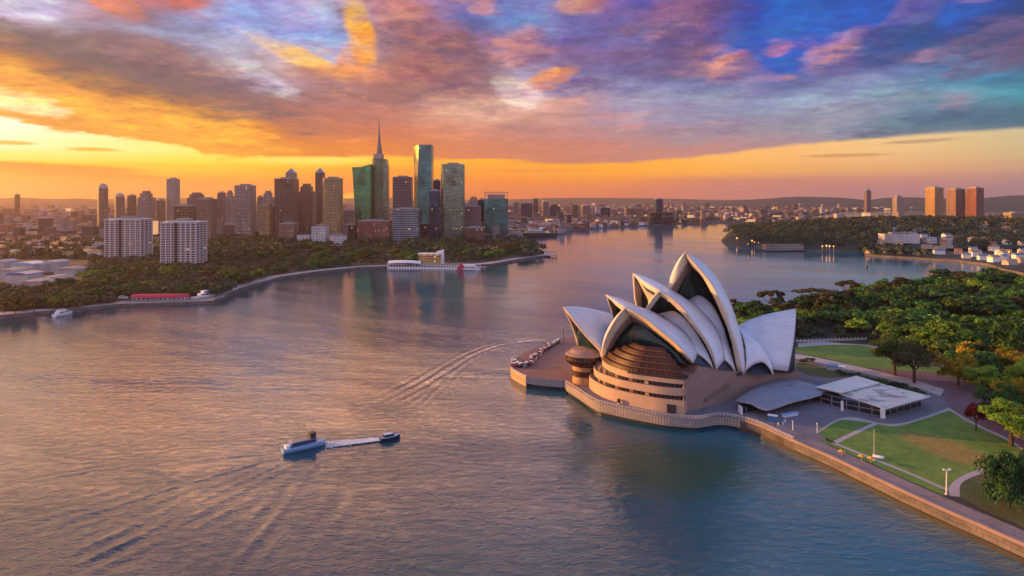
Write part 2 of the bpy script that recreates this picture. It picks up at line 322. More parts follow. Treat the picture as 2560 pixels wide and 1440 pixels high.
def facade(name, frame, glass, fh=3.6, bw=3.0, fr=.3, fc=.25, metal=.5, rough=.18, roof=(.12, .11, .11), lit=.03, tint=.25, balc=False):
    m, n, b = base(name); nd = n.node('ShaderNodeTexCoord', out=None); x, y, z = n.sep(nd.outputs[3]); nx, ny, nz = n.sep(nd.outputs[1])
    ax, ay, azz = n.m('ABSOLUTE', nx), n.m('ABSOLUTE', ny), n.m('ABSOLUTE', nz)
    u = n.m('DIVIDE', n.add(n.mul(x, n.m('GREATER_THAN', ay, ax)), n.mul(y, n.m('LESS_THAN', ay, ax))), bw); v = n.m('DIVIDE', z, fh)
    obj_ = nd.outputs[3]
    fu, fv = n.m('FRACT', u), n.m('FRACT', v)
    isf = n.m('MAXIMUM', n.m('LESS_THAN', fv, fr), n.m('LESS_THAN', fu, fc))
    cell = n.node('ShaderNodeTexWhiteNoise', {'Vector': n.vec(n.m('FLOOR', u), n.m('FLOOR', v), 0.)}, out=0)
    rowv = n.node('ShaderNodeTexWhiteNoise', {'Vector': n.vec(1., n.m('FLOOR', v), n.m('FLOOR', n.mul(u, .2)))}, out=0)
    isroof = n.m('GREATER_THAN', azz, .6)
    obj = nd.outputs[3]
    gl = n.mix(n.mr(n.add(n.mul(cell, .5), n.mul(rowv, .5)), 0, 1, 0, tint*3), tuple(c*.55 for c in glass), tuple(min(1, c*1.5) for c in glass))
    sky_refl = n.mr(n.noise(n.mapping(obj_, (1, 1, .6)), .035, 4, .55, .6), .36, .64, .45, 1.55); gl = n.mix(1., gl, n.vec(sky_refl, sky_refl, sky_refl), 'MULTIPLY')  # patchy sky reflections painted into the glass colour
    dirt = n.mr(n.noise(n.mapping(obj, (1, 1, .35)), .05, 5, .6), .3, .7, .75, 1.15)
    fc_ = n.mix(1., frame, n.vec(dirt, dirt, dirt), 'MULTIPLY')
    c = n.mix(isroof, n.mix(isf, gl, fc_), roof)
    notg = n.m('MAXIMUM', isf, isroof)
    n.put(b.inputs['Base Color'], c); n.put(b.inputs['Metallic'], n.mul(n.sub(1., notg), metal)); n.put(b.inputs['Roughness'], n.mr(notg, 0, 1, rough, .75))
    if lit > 0:
        on = n.mul(n.m('GREATER_THAN', cell, 1-lit*.6), n.sub(1., notg))
        b.inputs['Emission Color'].default_value = (1, .6, .25, 1); n.put(b.inputs['Emission Strength'], n.mul(on, .35))
    return m
M = {}
# white shell tiles with rib seams
m, n, b = base('shell_tiles'); uv = n.sep(n.node('ShaderNodeUVMap')); tc = n.node('ShaderNodeTexCoord', out=3)
seam = n.m('LESS_THAN', n.m('FRACT', n.mul(uv[0], 14.)), .055)
f1 = n.mr(n.noise(tc, .12, 6, .6), .3, .7, .9, 1.06)
pan = n.node('ShaderNodeTexWhiteNoise', {'Vector': n.vec(n.m('FLOOR', n.mul(uv[0], 14.)), n.m('FLOOR', n.mul(uv[1], 6.)), 0.)}, out=0)
c = n.mix(1., n.mix(n.mul(seam, .55), (.68, .69, .73), (.34, .32, .33)), n.vec(n.mul(f1, n.mr(pan, 0, 1, .93, 1.03)), n.mul(f1, n.mr(pan, 0, 1, .93, 1.03)), f1), 'MULTIPLY')
n.put(b.inputs['Base Color'], c); b.inputs['Roughness'].default_value = .32
M['shell'] = m
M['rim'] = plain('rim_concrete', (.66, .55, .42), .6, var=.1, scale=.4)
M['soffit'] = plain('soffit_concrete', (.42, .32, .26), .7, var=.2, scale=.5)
M['granite'] = None
def blocks(name, c1, c2, mort, bw, bh, rough=.8, bump=.02, dirt=.3, ms=.035, off=.5):
    m, n, b = base(name); nd = n.node('ShaderNodeTexCoord', out=None); x, y, z = n.sep(nd.outputs[3]); nx, ny, nz = n.sep(nd.outputs[1])
    hor = n.m('GREATER_THAN', n.m('ABSOLUTE', nz), .6); ayx = n.m('GREATER_THAN', n.m('ABSOLUTE', ny), n.m('ABSOLUTE', nx))
    u = n.add(n.mul(x, ayx), n.mul(y, n.sub(1., ayx))); u = n.add(n.mul(u, n.sub(1., hor)), n.mul(x, hor)); v = n.add(n.mul(z, n.sub(1., hor)), n.mul(y, hor))
    br = n.node('ShaderNodeTexBrick', {'Vector': n.vec(u, v, 0.), 'Color1': c1, 'Color2': c2, 'Mortar': mort, 'Scale': 1., 'Mortar Size': ms, 'Brick Width': bw, 'Row Height': bh, 'Bias': 0.}, offset=off)
    d = n.mr(n.noise(n.mapping(nd.outputs[3], (.4, .4, 1.4)), .25, 7, .65), .3, .72, 1-dirt, 1+dirt*.4)
    n.put(b.inputs['Base Color'], n.mix(1., br, n.vec(d, d, d), 'MULTIPLY')); b.inputs['Roughness'].default_value = rough
    n.put(b.inputs['Normal'], n.node('ShaderNodeBump', {'Height': n.noise(nd.outputs[3], 1.2, 5, .6), 'Strength': .5, 'Distance': bump*4}))
    return m
M['granite'] = blocks('granite_cladding', (.33, .22, .18), (.30, .20, .165), (.22, .15, .13), 3.2, .55, dirt=.18)
M['ledge'] = plain('ledge_paving', (.20, .13, .12), .8)
M['terrace'] = plain('terrace_precast', (.46, .31, .21), .65, var=.08, scale=.2)
M['deck'] = blocks('forecourt_paving', (.27, .13, .10), (.24, .12, .095), (.20, .10, .08), 2.4, 1.2, dirt=.25)
M['darkglass'] = plain('dark_glass', (.012, .02, .025), .12, .0, spec=1., var=.4, scale=.3)
def stripeglass(name, g1, g2, k, band=0, rough=.12, metal=.3):
    m, n, b = base(name); uv = n.sep(n.node('ShaderNodeUVMap')); tc = n.node('ShaderNodeTexCoord', out=3)
    fr = n.m('LESS_THAN', n.m('FRACT', n.mul(uv[0], float(k))), .1)
    if band: fr = n.m('MAXIMUM', fr, n.m('LESS_THAN', n.m('FRACT', n.mul(uv[1], float(band))), .14))
    cell = n.node('ShaderNodeTexWhiteNoise', {'Vector': n.vec(n.m('FLOOR', n.mul(uv[0], float(k))), n.m('FLOOR', n.mul(uv[1], float(max(band, 1)))), 0.)}, out=0)
    c = n.mix(cell, g1, g2); c = n.mix(n.mul(fr, .8), c, tuple(min(1, v*2.2+.03) for v in g2))
    n.put(b.inputs['Base Color'], c); b.inputs['Roughness'].default_value = rough; b.inputs['Metallic'].default_value = metal
    return m
M['curtain'] = stripeglass('curtain_glass', (.01, .016, .02), (.012, .06, .065), 13)
M['skirt'] = stripeglass('amber_glass', (.018, .009, .007), (.075, .028, .016), 46, 1, .5, .0); MATS['amber_glass'].node_tree.nodes['Principled BSDF'].inputs['Specular IOR Level'].default_value = .2
M['drum'] = stripeglass('smoked_glass', (.025, .015, .012), (.075, .035, .025), 26, 2, .12, .45)
M['drumwall'] = plain('drum_wall', (.46, .25, .10), .5)
M['navy'] = plain('navy_soffit', (.03, .04, .075), .6)
M['concrete'] = plain('pale_concrete', (.46, .42, .38), .8, var=.15, scale=.15)
M['quay'] = blocks('quay_stone', (.185, .155, .135), (.155, .13, .12), (.05, .04, .035), 3.4, 1.35, dirt=.6, bump=.06, ms=.07)
M['cope'] = blocks('coping_stone', (.30, .22, .21), (.25, .19, .185), (.22, .16, .15), 3.4, 1.9, dirt=.3)
M['wet_shade'] = plain('wet_shade_footing', (.03, .03, .025), .4)  # near black: tide-wet on the sea wall, painted undercroft shade below the lattice
M['rail'] = plain('white_rail', (.60, .55, .52), .5)
M['lattice'] = blocks('precast_lattice', (.42, .36, .32), (.36, .31, .29), (.17, .145, .135), 1.1, .95, dirt=.3, ms=.13, off=0.)
M['white'] = plain('white_paint', (.78, .77, .76), .5, var=.06)
M['roofwhite'] = plain('cream_roof', (.74, .68, .60), .6, var=.12, scale=.12)
M['grey'] = plain('grey_metal', (.22, .23, .27), .4, .3, var=.15)
M['greyroof'] = plain('grey_canopy', (.26, .26, .31), .5, .2, var=.12)
M['dark'] = plain('dark_paint', (.025, .025, .03), .5)
M['plaza'] = blocks('plaza_paving', (.20, .17, .19), (.17, .15, .17), (.14, .12, .14), 1.8, 1.8, dirt=.25)
M['maroon'] = plain('maroon_road', (.17, .09, .10), .85, var=.22, scale=.12)
M['pathp'] = plain('pale_path', (.42, .36, .34), .8, var=.12, scale=.2)
M['red'] = plain('red_canvas', (.55, .015, .05), .55, var=.15)
M['blue'] = plain('blue_paint', (.05, .16, .36), .35)
M['hullblue'] = plain('pale_blue_hull', (.20, .42, .70), .3, var=.08)
M['navyhull'] = plain('navy_hull', (.015, .04, .11), .25)
M['bark'] = plain('bark', (.06, .04, .03), .9, var=.3, scale=1.)
M['skin'] = plain('skin', (.45, .28, .2), .6)
M['gold'] = facade('gold_facade', (.55, .36, .16), (.35, .2, .07), 3.2, 3, .35, .12, .5, lit=.15)
# grass with wear
def grass(name, c1, c2, worn=None):
    m, n, b = base(name); g = n.node('ShaderNodeNewGeometry', out=0); gx_, gy_, _ = n.sep(g)
    f = n.mr(n.noise(g, .06, 7, .65), .38, .62); f2 = n.mul(n.mr(n.noise(g, 1.3, 5, .7), .3, .7, .66, 1.3), n.mr(n.noise(g, .22, 5, .6), .35, .65, .82, 1.15))
    c = n.mix(f, c1, c2)
    if worn:
        for (cx, cy, rx, ry, rot, col, amt) in worn:
            dx, dy = n.sub(gx_, cx), n.sub(gy_, cy); ca, sa = math.cos(rot), math.sin(rot)
            a_ = n.m('DIVIDE', n.add(n.mul(dx, ca), n.mul(dy, sa)), rx); b_ = n.m('DIVIDE', n.sub(n.mul(dy, ca), n.mul(dx, sa)), ry)
            q = n.add(n.add(n.mul(a_, a_), n.mul(b_, b_)), n.mul(n.sub(n.noise(g, .12, 5, .65), .5), 1.6))
            c = n.mix(n.mul(n.mr(q, 1.25, .1, smooth=True), amt), c, col)
    c = n.mix(1., c, n.vec(f2, f2, f2), 'MULTIPLY')
    n.put(b.inputs['Base Color'], c); b.inputs['Roughness'].default_value = .9
    n.put(b.inputs['Normal'], n.node('ShaderNodeBump', {'Height': n.noise(g, 4., 4, .7), 'Strength': .7, 'Distance': .15}))
    return m
wc = P(2350, 1110, 5)
M['lawn'] = grass('lawn_grass', (.10, .20, .02), (.17, .25, .03), [(158.5, 243, 21, 11, -1.28, (.34, .19, .04), .72)])
M['lawn2'] = grass('deeper_grass', (.08, .18, .02), (.13, .24, .025))  # slightly deeper green, without the worn patch
M['lawn3'] = grass('rough_grass', (.055, .08, .014), (.10, .10, .02))
M['scrub'] = grass('scrub_ground', (.025, .03, .012), (.05, .042, .024))
# city floor
m, n, b = base('town_floor'); g = n.node('ShaderNodeNewGeometry', out=0)
v1 = n.node('ShaderNodeTexVoronoi', {'Vector': g, 'Scale': .03}, out=1); hs = n.sep(v1)
c = n.ramp(hs[0], [(0, (.016, .018, .010)), (.5, (.028, .026, .016)), (.66, (.08, .05, .04)), (.86, (.12, .08, .07)), (.95, (.2, .16, .15))], 'CONSTANT')
c = n.mix(n.mr(n.noise(g, .004, 5, .6), .42, .58), c, (.03, .034, .02))
n.put(b.inputs['Base Color'], c); b.inputs['Roughness'].default_value = .9; M['town'] = m
# leaves: the tree's own colour, varied leaf by leaf
m, n, b = base('leaves'); oi = n.node('ShaderNodeObjectInfo', out=None); g = n.node('ShaderNodeNewGeometry', out=None)
ri = n.node('ShaderNodeAttribute', attribute_name='lv', out=2)
k_ = n.mr(ri, 0, 1, .4, 1.7)
c = n.mix(1., oi.outputs[1], n.vec(k_, k_, n.mul(k_, .9)), 'MULTIPLY')
n.put(b.inputs['Base Color'], c); b.inputs['Roughness'].default_value = .65; b.inputs['Specular IOR Level'].default_value = .25
tr = n.node('ShaderNodeBsdfTranslucent', {0: n.mix(1., c, (1.25, 1.1, .6), 'MULTIPLY')})
ms = n.node('ShaderNodeMixShader', {0: .3, 1: b.outputs[0], 2: tr}); n.l.new(ms, m.node_tree.nodes['Material Output'].inputs[0]); M['leaf'] = m
m, n, b = base('woodland'); ri = n.node('ShaderNodeAttribute', attribute_name='lv', out=2); g = n.node('ShaderNodeNewGeometry', out=0)
c = n.mix(n.mr(n.noise(g, .03, 4, .5), .4, .6), (.026, .044, .017), (.048, .066, .022)); k_ = n.mr(ri, 0, 1, .5, 1.5)
n.put(b.inputs['Base Color'], n.mix(1., c, n.vec(k_, k_, k_), 'MULTIPLY')); b.inputs['Roughness'].default_value = .8; M['wood'] = m
# suburb blocks
m, n, b = base('suburb_blocks'); ri = n.node('ShaderNodeAttribute', attribute_name='lv', out=2)
c = n.ramp(ri, [(0, (.05, .045, .05)), (.3, (.13, .09, .08)), (.5, (.22, .17, .16)), (.72, (.36, .30, .30)), (.86, (.26, .10, .07)), (.95, (.2, .18, .2))], 'CONSTANT')
n.put(b.inputs['Base Color'], c); b.inputs['Roughness'].default_value = .8
b.inputs['Emission Color'].default_value = (1, .5, .18, 1); n.put(b.inputs['Emission Strength'], n.mul(n.m('GREATER_THAN', ri, .955), .5)); M['suburb'] = m
M['lampglow'] = plain('lamp_glow', (.9, .6, .3), .5, emit=((1, .36, .05), 2.6))

# ------------------------------------------------------------------ water
def make_water():
    rows = np.concatenate([[499.2, 500, 501, 502.5, 504, 506, 508, 511], np.arange(514, 830, 3.2), np.arange(831, 1100, 1.5), np.arange(1101, 1600, 2.6)])
    us = np.linspace(-1.25, 1.25, 1000)
    Y = F*H/(rows-HZ); U, YY = np.meshgrid(us, Y); X = U*YY; Z = np.zeros_like(X)
    rg = np.random.RandomState(3)
    # wind waves and swell that die out with distance
    for k in range(26):
        lam = 3.5*1.21**k; a = rg.uniform(-.9, .9)+(-.35); kx, ky = math.sin(a+1.2), math.cos(a+1.2)
        fade = 1/(1+(YY*YY/(lam*60)**2)) if lam < 40 else 1.0
        Z += .0035*lam**.55*np.sin((X*kx+YY*ky)*math.tau/lam+rg.uniform(0, 6.28)+1.3*np.sin((X*ky-YY*kx)/(lam*2.7)))*fade
    def dist(pts):
        pts = np.array([[p[0], p[1]] for p in pts]); best = np.full(X.shape, 1e9); S = np.zeros(X.shape); sgn = np.zeros(X.shape); acc = 0
        for a, b in zip(pts[:-1], pts[1:]):
            d = b-a; L = np.hypot(*d); t = np.clip(((X-a[0])*d[0]+(YY-a[1])*d[1])/L**2, 0, 1)
            dx, dy = X-(a[0]+t*d[0]), YY-(a[1]+t*d[1]); D = np.hypot(dx, dy); s = np.sign(d[0]*dy-d[1]*dx)
            up = D < best; best = np.where(up, D, best); S = np.where(up, acc+t*L, S); sgn = np.where(up, s, sgn); acc += L
        return best*sgn, S, acc
    def smooth(px):
        out = []
        for i in range(len(px)-1):
            p0, p1, p2, p3 = px[max(i-1, 0)], px[i], px[i+1], px[min(i+2, len(px)-1)]
            for t in np.linspace(0, 1, 7)[:-1]:
                out.append(tuple(.5*((2*p1[k])+(-p0[k]+p2[k])*t+(2*p0[k]-5*p1[k]+4*p2[k]-p3[k])*t*t+(-p0[k]+3*p1[k]-3*p2[k]+p3[k])*t**3) for k in (0, 1)))
        out.append(px[-1]); return [P(*q) for q in out]
    near = (YY < 900)
    def train(px, w0, w1, lam, A, side=0):
        nonlocal Z
        d, S, L = dist(smooth(px)); t = S/L; wd = w0+(w1-w0)*t
        if side: d = d-side*wd
        env = np.exp(-(d/wd)**2)*np.clip(t*12, 0, 1)*np.clip((1-t)*4, 0, 1)*near
        Z += .88*A*env*np.cos(d*math.tau/lam+.8*np.sin(S/23.))*(1+.25*np.sin(S/9.+d/5.))
    # the long curved wake of a ferry that has passed the point
    train([(1405, 848), (1300, 853), (1215, 872), (1140, 905), (1060, 955), (960, 1010), (860, 1055)], 5., 10, 6.2, .19)
    train([(1300, 853), (1215, 880), (1140, 925), (1080, 985), (1020, 1050), (960, 1090)], 2.0, 8, 4.6, .10)
    # arms of the wake behind the pale blue ferry
    train([(706, 1135), (600, 1142), (450, 1155), (300, 1168), (150, 1190), (0, 1212)], .8, 6, 4.2, .15)
    train([(720, 1150), (640, 1190), (520, 1250), (380, 1320), (220, 1400), (80, 1470)], 2., 18, 6.8, .17)
    train([(700, 1140), (560, 1185), (400, 1230), (220, 1285), (0, 1350)], 1.2, 15, 7.2, .16)
    train([(800, 1140), (760, 1200), (700, 1280), (620, 1370), (540, 1460)], 3., 14, 6.5, .15)
    train([(760, 1145), (620, 1220), (430, 1310), (200, 1400), (-80, 1500)], 4., 26, 8.0, .13)
    train([(900, 1110), (820, 1240), (700, 1360), (560, 1480)], 4., 24, 9.0, .09)
    n_, k_ = X.shape
    v = np.stack([X, YY, Z], -1).reshape(-1, 3).astype(np.float32)
    idx = np.arange(n_*k_).reshape(n_, k_)
    f = np.stack([idx[1:, :-1], idx[1:, 1:], idx[:-1, 1:], idx[:-1, :-1]], -1).reshape(-1, 4).astype(np.int32)
    me = bpy.data.meshes.new('water'); me.vertices.add(len(v)); me.vertices.foreach_set('co', v.ravel())
    me.loops.add(f.size); me.loops.foreach_set('vertex_index', f.ravel()); me.polygons.add(len(f))
    me.polygons.foreach_set('loop_start', np.arange(0, f.size, 4, dtype=np.int32)); me.polygons.foreach_set('use_smooth', np.ones(len(f), bool)); me.update()
    m, n, b = base('sea_water'); g = n.node('ShaderNodeNewGeometry', out=0); sx, sy, _ = n.sep(g)
    r1 = n.noise(n.mapping(g, (.20, .34, 1), (0, 0, .45)), 1., 5, .6, .6); r2 = n.noise(n.mapping(g, (.7, 1.3, 1), (0, 0, .2)), 1., 4, .6)
    fade = n.m('DIVIDE', 260., n.m('MAXIMUM', sy, 150.))
    hgt = n.add(n.mul(r1, n.mul(fade, .75)), n.mul(r2, n.mul(n.mul(fade, fade), .16)))
    # wind lanes: broad smooth and ruffled patches
    lane = n.noise(n.mapping(g, (.0035, .011, 1), (0, 0, -.25)), 1., 5, .55, .8)
    n.put(b.inputs['Normal'], n.node('ShaderNodeBump', {'Height': hgt, 'Strength': n.mr(lane, .38, .62, .35, .95), 'Distance': .72}))
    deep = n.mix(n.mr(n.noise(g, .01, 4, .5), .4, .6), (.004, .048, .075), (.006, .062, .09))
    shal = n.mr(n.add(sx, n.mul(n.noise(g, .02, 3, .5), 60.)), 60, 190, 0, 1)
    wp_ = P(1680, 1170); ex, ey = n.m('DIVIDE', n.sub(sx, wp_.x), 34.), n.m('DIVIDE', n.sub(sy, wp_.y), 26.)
    hall_refl = n.mr(n.add(n.add(n.mul(ex, ex), n.mul(ey, ey)), n.mul(n.sub(n.noise(g, .05, 4, .6), .5), 1.5)), 1.5, .1, smooth=True)  # dark green tint painted in for the hall's reflection on the water
    n.put(b.inputs['Base Color'], n.mix(hall_refl, n.mix(shal, deep, (.005, .12, .19)), (.002, .055, .042)))
    b.inputs['Roughness'].default_value = .07; b.inputs['IOR'].default_value = 1.42; b.inputs['Specular IOR Level'].default_value = .75
    n.put(b.inputs['Specular Tint'], (1, .97, .93)) if 'Specular Tint' in b.inputs else None
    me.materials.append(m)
    o = bpy.data.objects.new('water', me); COL.objects.link(o); tag(o, kind='structure')
make_water()

# ------------------------------------------------------------------ land
def structure(name, mb, mats, **kw): return tag(mb.build(name, mats, **kw), kind='structure')
WL = [(-700, 830), (-300, 812), (0, 797), (130, 785), (300, 768), (532, 760), (600, 727), (700, 698), (800, 683), (900, 673), (980, 670), (1140, 672), (1230, 664), (1300, 652),
      (1377, 641), (1376, 636), (1350, 626), (1325, 612), (1300, 602), (1285, 594), (1310, 591), (1390, 589), (1430, 578), (1500, 571), (1640, 563), (1760, 559), (1850, 557), (1930, 556), (1960, 552)]
city = [P(*p) for p in WL]
def ring(pts, z): return [(p[0], p[1], z) for p in pts]
mb = MB(); far = [(60000/1.0, 70000, 3), (-60000, 70000, 3)]
cpoly = ring(city, 3)+[(2600, 5200, 3), (9000, 9000, 3)]+far+[(-9000, 3000, 3), (-2500, 700, 3)]
mb.poly(cpoly)
structure('ground', mb, M['town'])
mb = MB()
for a, b_ in zip(city[:-1], city[1:]): mb.face([(a.x, a.y, -1), (b_.x, b_.y, -1), (b_.x, b_.y, 3), (a.x, a.y, 3)])
o = mb.build('quay_wall', M['quay']); tag(o, 'low stone quay wall curving round the far bay below the trees', 'quay wall')
# footpath behind the quay
mb = MB(); inn = []
sh = city[2:17]
def offset(pts, d):
    out = []
    for i, p in enumerate(pts):
        a, b_ = pts[max(i-1, 0)], pts[min(i+1, len(pts)-1)]; t = Vector((b_[0]-a[0], b_[1]-a[1])).normalized(); out.append((p[0]-t.y*d, p[1]+t.x*d))
    return out
sm = []
for i in range(len(sh)-1):
    for k in range(4): sm.append(sh[i].lerp(sh[i+1], k/4))
o1, o2 = offset(sm, .5), offset(sm, 15.)
for i in range(len(sm)-1): mb.face([(*o1[i], 3.03), (*o1[i+1], 3.03), (*o2[i+1], 3.03), (*o2[i], 3.03)])
structure('promenade', mb, M['pathp'])
def hillmesh(name, cx, cy, rx, ry, h, mat, n=48, rot=0., seed=0, z0=2.5, sharp=1.2):
    mb = MB(); rows = []
    for i in range(n+1):
        row = []
        for j in range(n+1):
            a, b_ = i/n*2-1, j/n*2-1; r = math.hypot(a, b_)
            x, y = a*rx, b_*ry; zz = z0-.6+h*max(0, 1-r**2)**sharp*(1+.3*mnoise.noise((a*3+seed, b_*3, 0)))
            row.append((cx+x*math.cos(rot)-y*math.sin(rot), cy+x*math.sin(rot)+y*math.cos(rot), zz))
        rows.append(row)
    mb.grid(rows); structure(name, mb, mat, smooth=True)
# far hills on the horizon
for k, (px, py, wpx, Y) in enumerate([(300, 489, 900, 9000), (900, 492, 700, 12000), (1500, 491, 800, 11000), (1990, 487, 420, 7600), (2300, 486, 260, 6800), (2620, 478, 330, 6400), (100, 487, 300, 7000)]):
    c_ = W(px, py, Y); hillmesh('hills', c_.x, Y, wpx/F*Y*.5*1.5, 1500, (c_.z-2)*.72, M['wood'], seed=k*3, n=40)
# wooded headland across the water
HB = [(1815, 604), (1850, 614), (1930, 621), (2010, 628), (2160, 630), (2165, 640), (2290, 648), (2400, 656), (2470, 664), (2510, 678), (2560, 688), (2750, 720)]
hb = [P(*p) for p in HB]; back_ = [P(1818, 600), P(1835, 588), P(1875, 575), P(1915, 565), P(1950, 560), P(1960, 552)]
mb = MB(); hpoly = ring(hb, 3)+[(3500, 1500, 3), (6000, 5000, 3)]+ring(back_[::-1], 3)
mb.poly(hpoly)
structure('ground', mb, M['town'])
mb = MB()
for L in (hb, back_):
    for a, b_ in zip(L[:-1], L[1:]): mb.face([(a.x, a.y, -1), (b_.x, b_.y, -1), (b_.x, b_.y, 3), (a.x, a.y, 3)])
tag(mb.build('quay_wall', M['quay']), 'pale stone quay wall round the wooded headland at the right', 'quay wall')
def hill(x, y):   # height of the headland and of the park behind the lawn
    a = ((x-860)/430)**2+((y-1560)/270)**2; b_ = ((x-1330)/380)**2+((y-1480)/260)**2
    return 36*math.exp(-a*1.3)+26*math.exp(-b_*1.3)
def inpoly(x, y, poly):
    c = False; j = len(poly)-1
    for i in range(len(poly)):
        xi, yi, xj, yj = poly[i][0], poly[i][1], poly[j][0], poly[j][1]
        if (yi > y) != (yj > y) and x < (xj-xi)*(y-yi)/(yj-yi)+xi: c = not c
        j = i
    return c
mb = MB(); rows = []
for i in range(61):
    rows.append([])
    for j in range(41):
        x, y = 440+1250*i/60, 1190+900*j/40; k = 1 if inpoly(x, y, hpoly) else 0
        rows[-1].append((x, y, 3.1+hill(x, y) if k else -4.))
mb.grid(rows); structure('hills', mb, M['wood'], smooth=True)

# ---- the near point: quay level at 5 m
NZ = 5.0
QO = [(1277, 918), (1296, 932), (1315, 941), (1360, 947), (1413, 951)]          # forecourt edge, height 5
QW = [(1415, 958), (1440, 973), (1483, 1001), (1515, 1012), (1593, 1029), (1661, 1041), (1715, 1046), (1745, 1047), (1772, 1043), (1796, 1040), (1817, 1041), (1850, 1047), (1900, 1062),
      (1960, 1090), (2080, 1142), (2200, 1199), (2330, 1259), (2450, 1311), (2560, 1360), (2800, 1465), (3100, 1600)]
qo = [P(*p, NZ) for p in QO]; qw = [P(*p, NZ) for p in QW]
farside = [P(1283, 897, NZ), P(1340, 868, NZ), P(1405, 848, NZ), P(1440, 838, NZ)]
north = [(70, 500), (110, 520), (160, 535), (215, 560), (290, 590), (380, 615), (480, 640), (700, 700)]
near_poly = qo+qw+[(900, 120), (1100, 700)]+north[::-1]+farside[::-1]
near2 = [(p[0], p[1]) for p in near_poly]
mb = MB(); mb.poly([(p[0], p[1], NZ-.02) for p in near_poly]); structure('ground', mb, M['scrub'])
mb = MB()   # hidden outer banks
pts = [(farside[0].x, farside[0].y)]+[(p.x, p.y) for p in farside[1:]]+north
for a, b_ in zip(pts[:-1], pts[1:]): mb.face([(*a, -1), (*b_, -1), (*b_, NZ), (*a, NZ)])
tag(mb.build('quay_wall', M['quay']), 'stone bank of the park point facing the far cove, behind the trees', 'quay wall')
def phill(x, y):
    d = max(0, min(1, (x-150)/260)); e = max(0, min(1, (y-395)/100)); return 15*d*d*(3-2*d)*e*e*(3-2*e)
mb = MB(); rows = []
for i in range(61):
    rows.append([])
    for j in range(41):
        x, y = 140+560*i/60, 385+330*j/40; k = inpoly(x, y, near2)
        rows[-1].append((x, y, NZ-.3+phill(x, y) if k else -4.))
mb.grid(rows); structure('hills', mb, M['scrub'], smooth=True)

def sheet(name, pxs, mat, lift, z=NZ, **kw):
    mb = MB(); mb.poly([P(a, b_, z)+Vector((0, 0, lift)) for a, b_ in pxs]); return structure(name, mb, mat, **kw)
C2 = lambda x, y: (1760+x/3.2, 660+y/3.2)
C3 = lambda x, y: (1760+x/3.2, 990+y/3.2)
def cr(px, k=6):       # smooth a pixel polyline
    out = []
    for i in range(len(px)-1):
        p0, p1, p2, p3 = px[max(i-1, 0)], px[i], px[i+1], px[min(i+2, len(px)-1)]
        for q in range(k):
            t = q/k; out.append(tuple(.5*((2*p1[c])+(-p0[c]+p2[c])*t+(2*p0[c]-5*p1[c]+4*p2[c]-p3[c])*t*t+(-p0[c]+3*p1[c]-3*p2[c]+p3[c])*t**3) for c in range(len(p1))))
    out.append(tuple(px[-1])); return out
# forecourt
mb = MB(); mb.poly([(p[0], p[1], NZ+.004) for p in qo+qw[:2]+[P(1480, 960, NZ), P(1500, 880, NZ), P(1470, 846, NZ)]+farside[::-1]]); structure('forecourt', mb, M['deck'])
# plaza round the hall and in front of the canopies
pl = qw[1:14]+[P(2020, 1104, NZ), P(2072, 1120, NZ), P(2060, 1086, NZ), P(2105, 1052, NZ), P(2180, 1058, NZ), P(2250, 1062, NZ), P(2330, 1040, NZ), P(2376, 1020, NZ), P(2372, 1000, NZ), P(2330, 975, NZ), P(2200, 938, NZ), P(2060, 905, NZ), P(1985, 884, NZ), P(1950, 880, NZ), P(1480, 960, NZ)]
mb = MB(); mb.poly([(p[0], p[1], NZ+.008) for p in pl]); structure('plaza', mb, M['plaza'])
# lawns
sheet('lawn', cr([(1985, 880), (1990, 868), (2050, 862), (2165, 864), (2200, 880), (2260, 905), (2330, 915), (2440, 940), (2470, 962), (2400, 962), (2300, 948), (2229, 934), (2160, 918), (2072, 898), (1985, 880)]), M['lawn2'], .012)
sheet('lawn', [(2041, 1081), (2060, 1070), (2082, 1058), (2107, 1049), (2140, 1051), (2179, 1056), (2130, 1079), (2082, 1102)], M['lawn2'], .013)
sheet('lawn', [(2094, 1109), (2140, 1085), (2197, 1061), (2238, 1064), (2307, 1047), (2376, 1025), (2440, 1058), (2516, 1095), (2580, 1135), (2600, 1160), (2472, 1170), (2425, 1183), (2392, 1200), (2374, 1222), (2354, 1216), (2276, 1182), (2197, 1150), (2140, 1128)], M['lawn'], .014)
sheet('lawn', [(2050, 1096), (2076, 1106), (2140, 1132), (2197, 1154), (2276, 1186), (2350, 1220), (2366, 1232), (2362, 1240), (2260, 1196), (2182, 1160), (2100, 1124), (2052, 1104)], M['lawn2'], .015)
sheet('lawn', cr([(2400, 1242), (2402, 1215), (2430, 1194), (2480, 1180), (2600, 1175)])+[(3200, 1250), (3200, 1600), (2700, 1385), (2560, 1318), (2470, 1280)], M['lawn3'], .016)
# paths
sheet('path', cr([(1985, 882), (2072, 900), (2166, 921), (2229, 937), (2300, 954), (2360, 974)])+cr([(2352, 990), (2291, 968), (2229, 950), (2166, 934), (2104, 920), (2040, 905), (1985, 896)]), M['pathp'], .020)
sheet('road', cr([(2165, 918), (2230, 926), (2320, 930), (2400, 948), (2470, 985), (2500, 1030), (2560, 1090), (2640, 1150)])+[(2640, 1190), (2560, 1130), (2514, 1095), (2416, 1048), (2376, 1021), (2362, 1004), (2356, 985), (2300, 955), (2229, 938)], M['maroon'], .018)
sheet('path', cr([(2374, 1020), (2416, 1046), (2470, 1073), (2514, 1093), (2560, 1122), (2640, 1180)])+cr([(2640, 1186), (2558, 1128), (2511, 1098), (2466, 1077), (2412, 1050), (2370, 1023)]), M['pathp'], .024)
sheet('path', [(2082, 1103), (2130, 1080), (2182, 1057), (2197, 1060), (2140, 1085), (2094, 1109)], M['pathp'], .022)
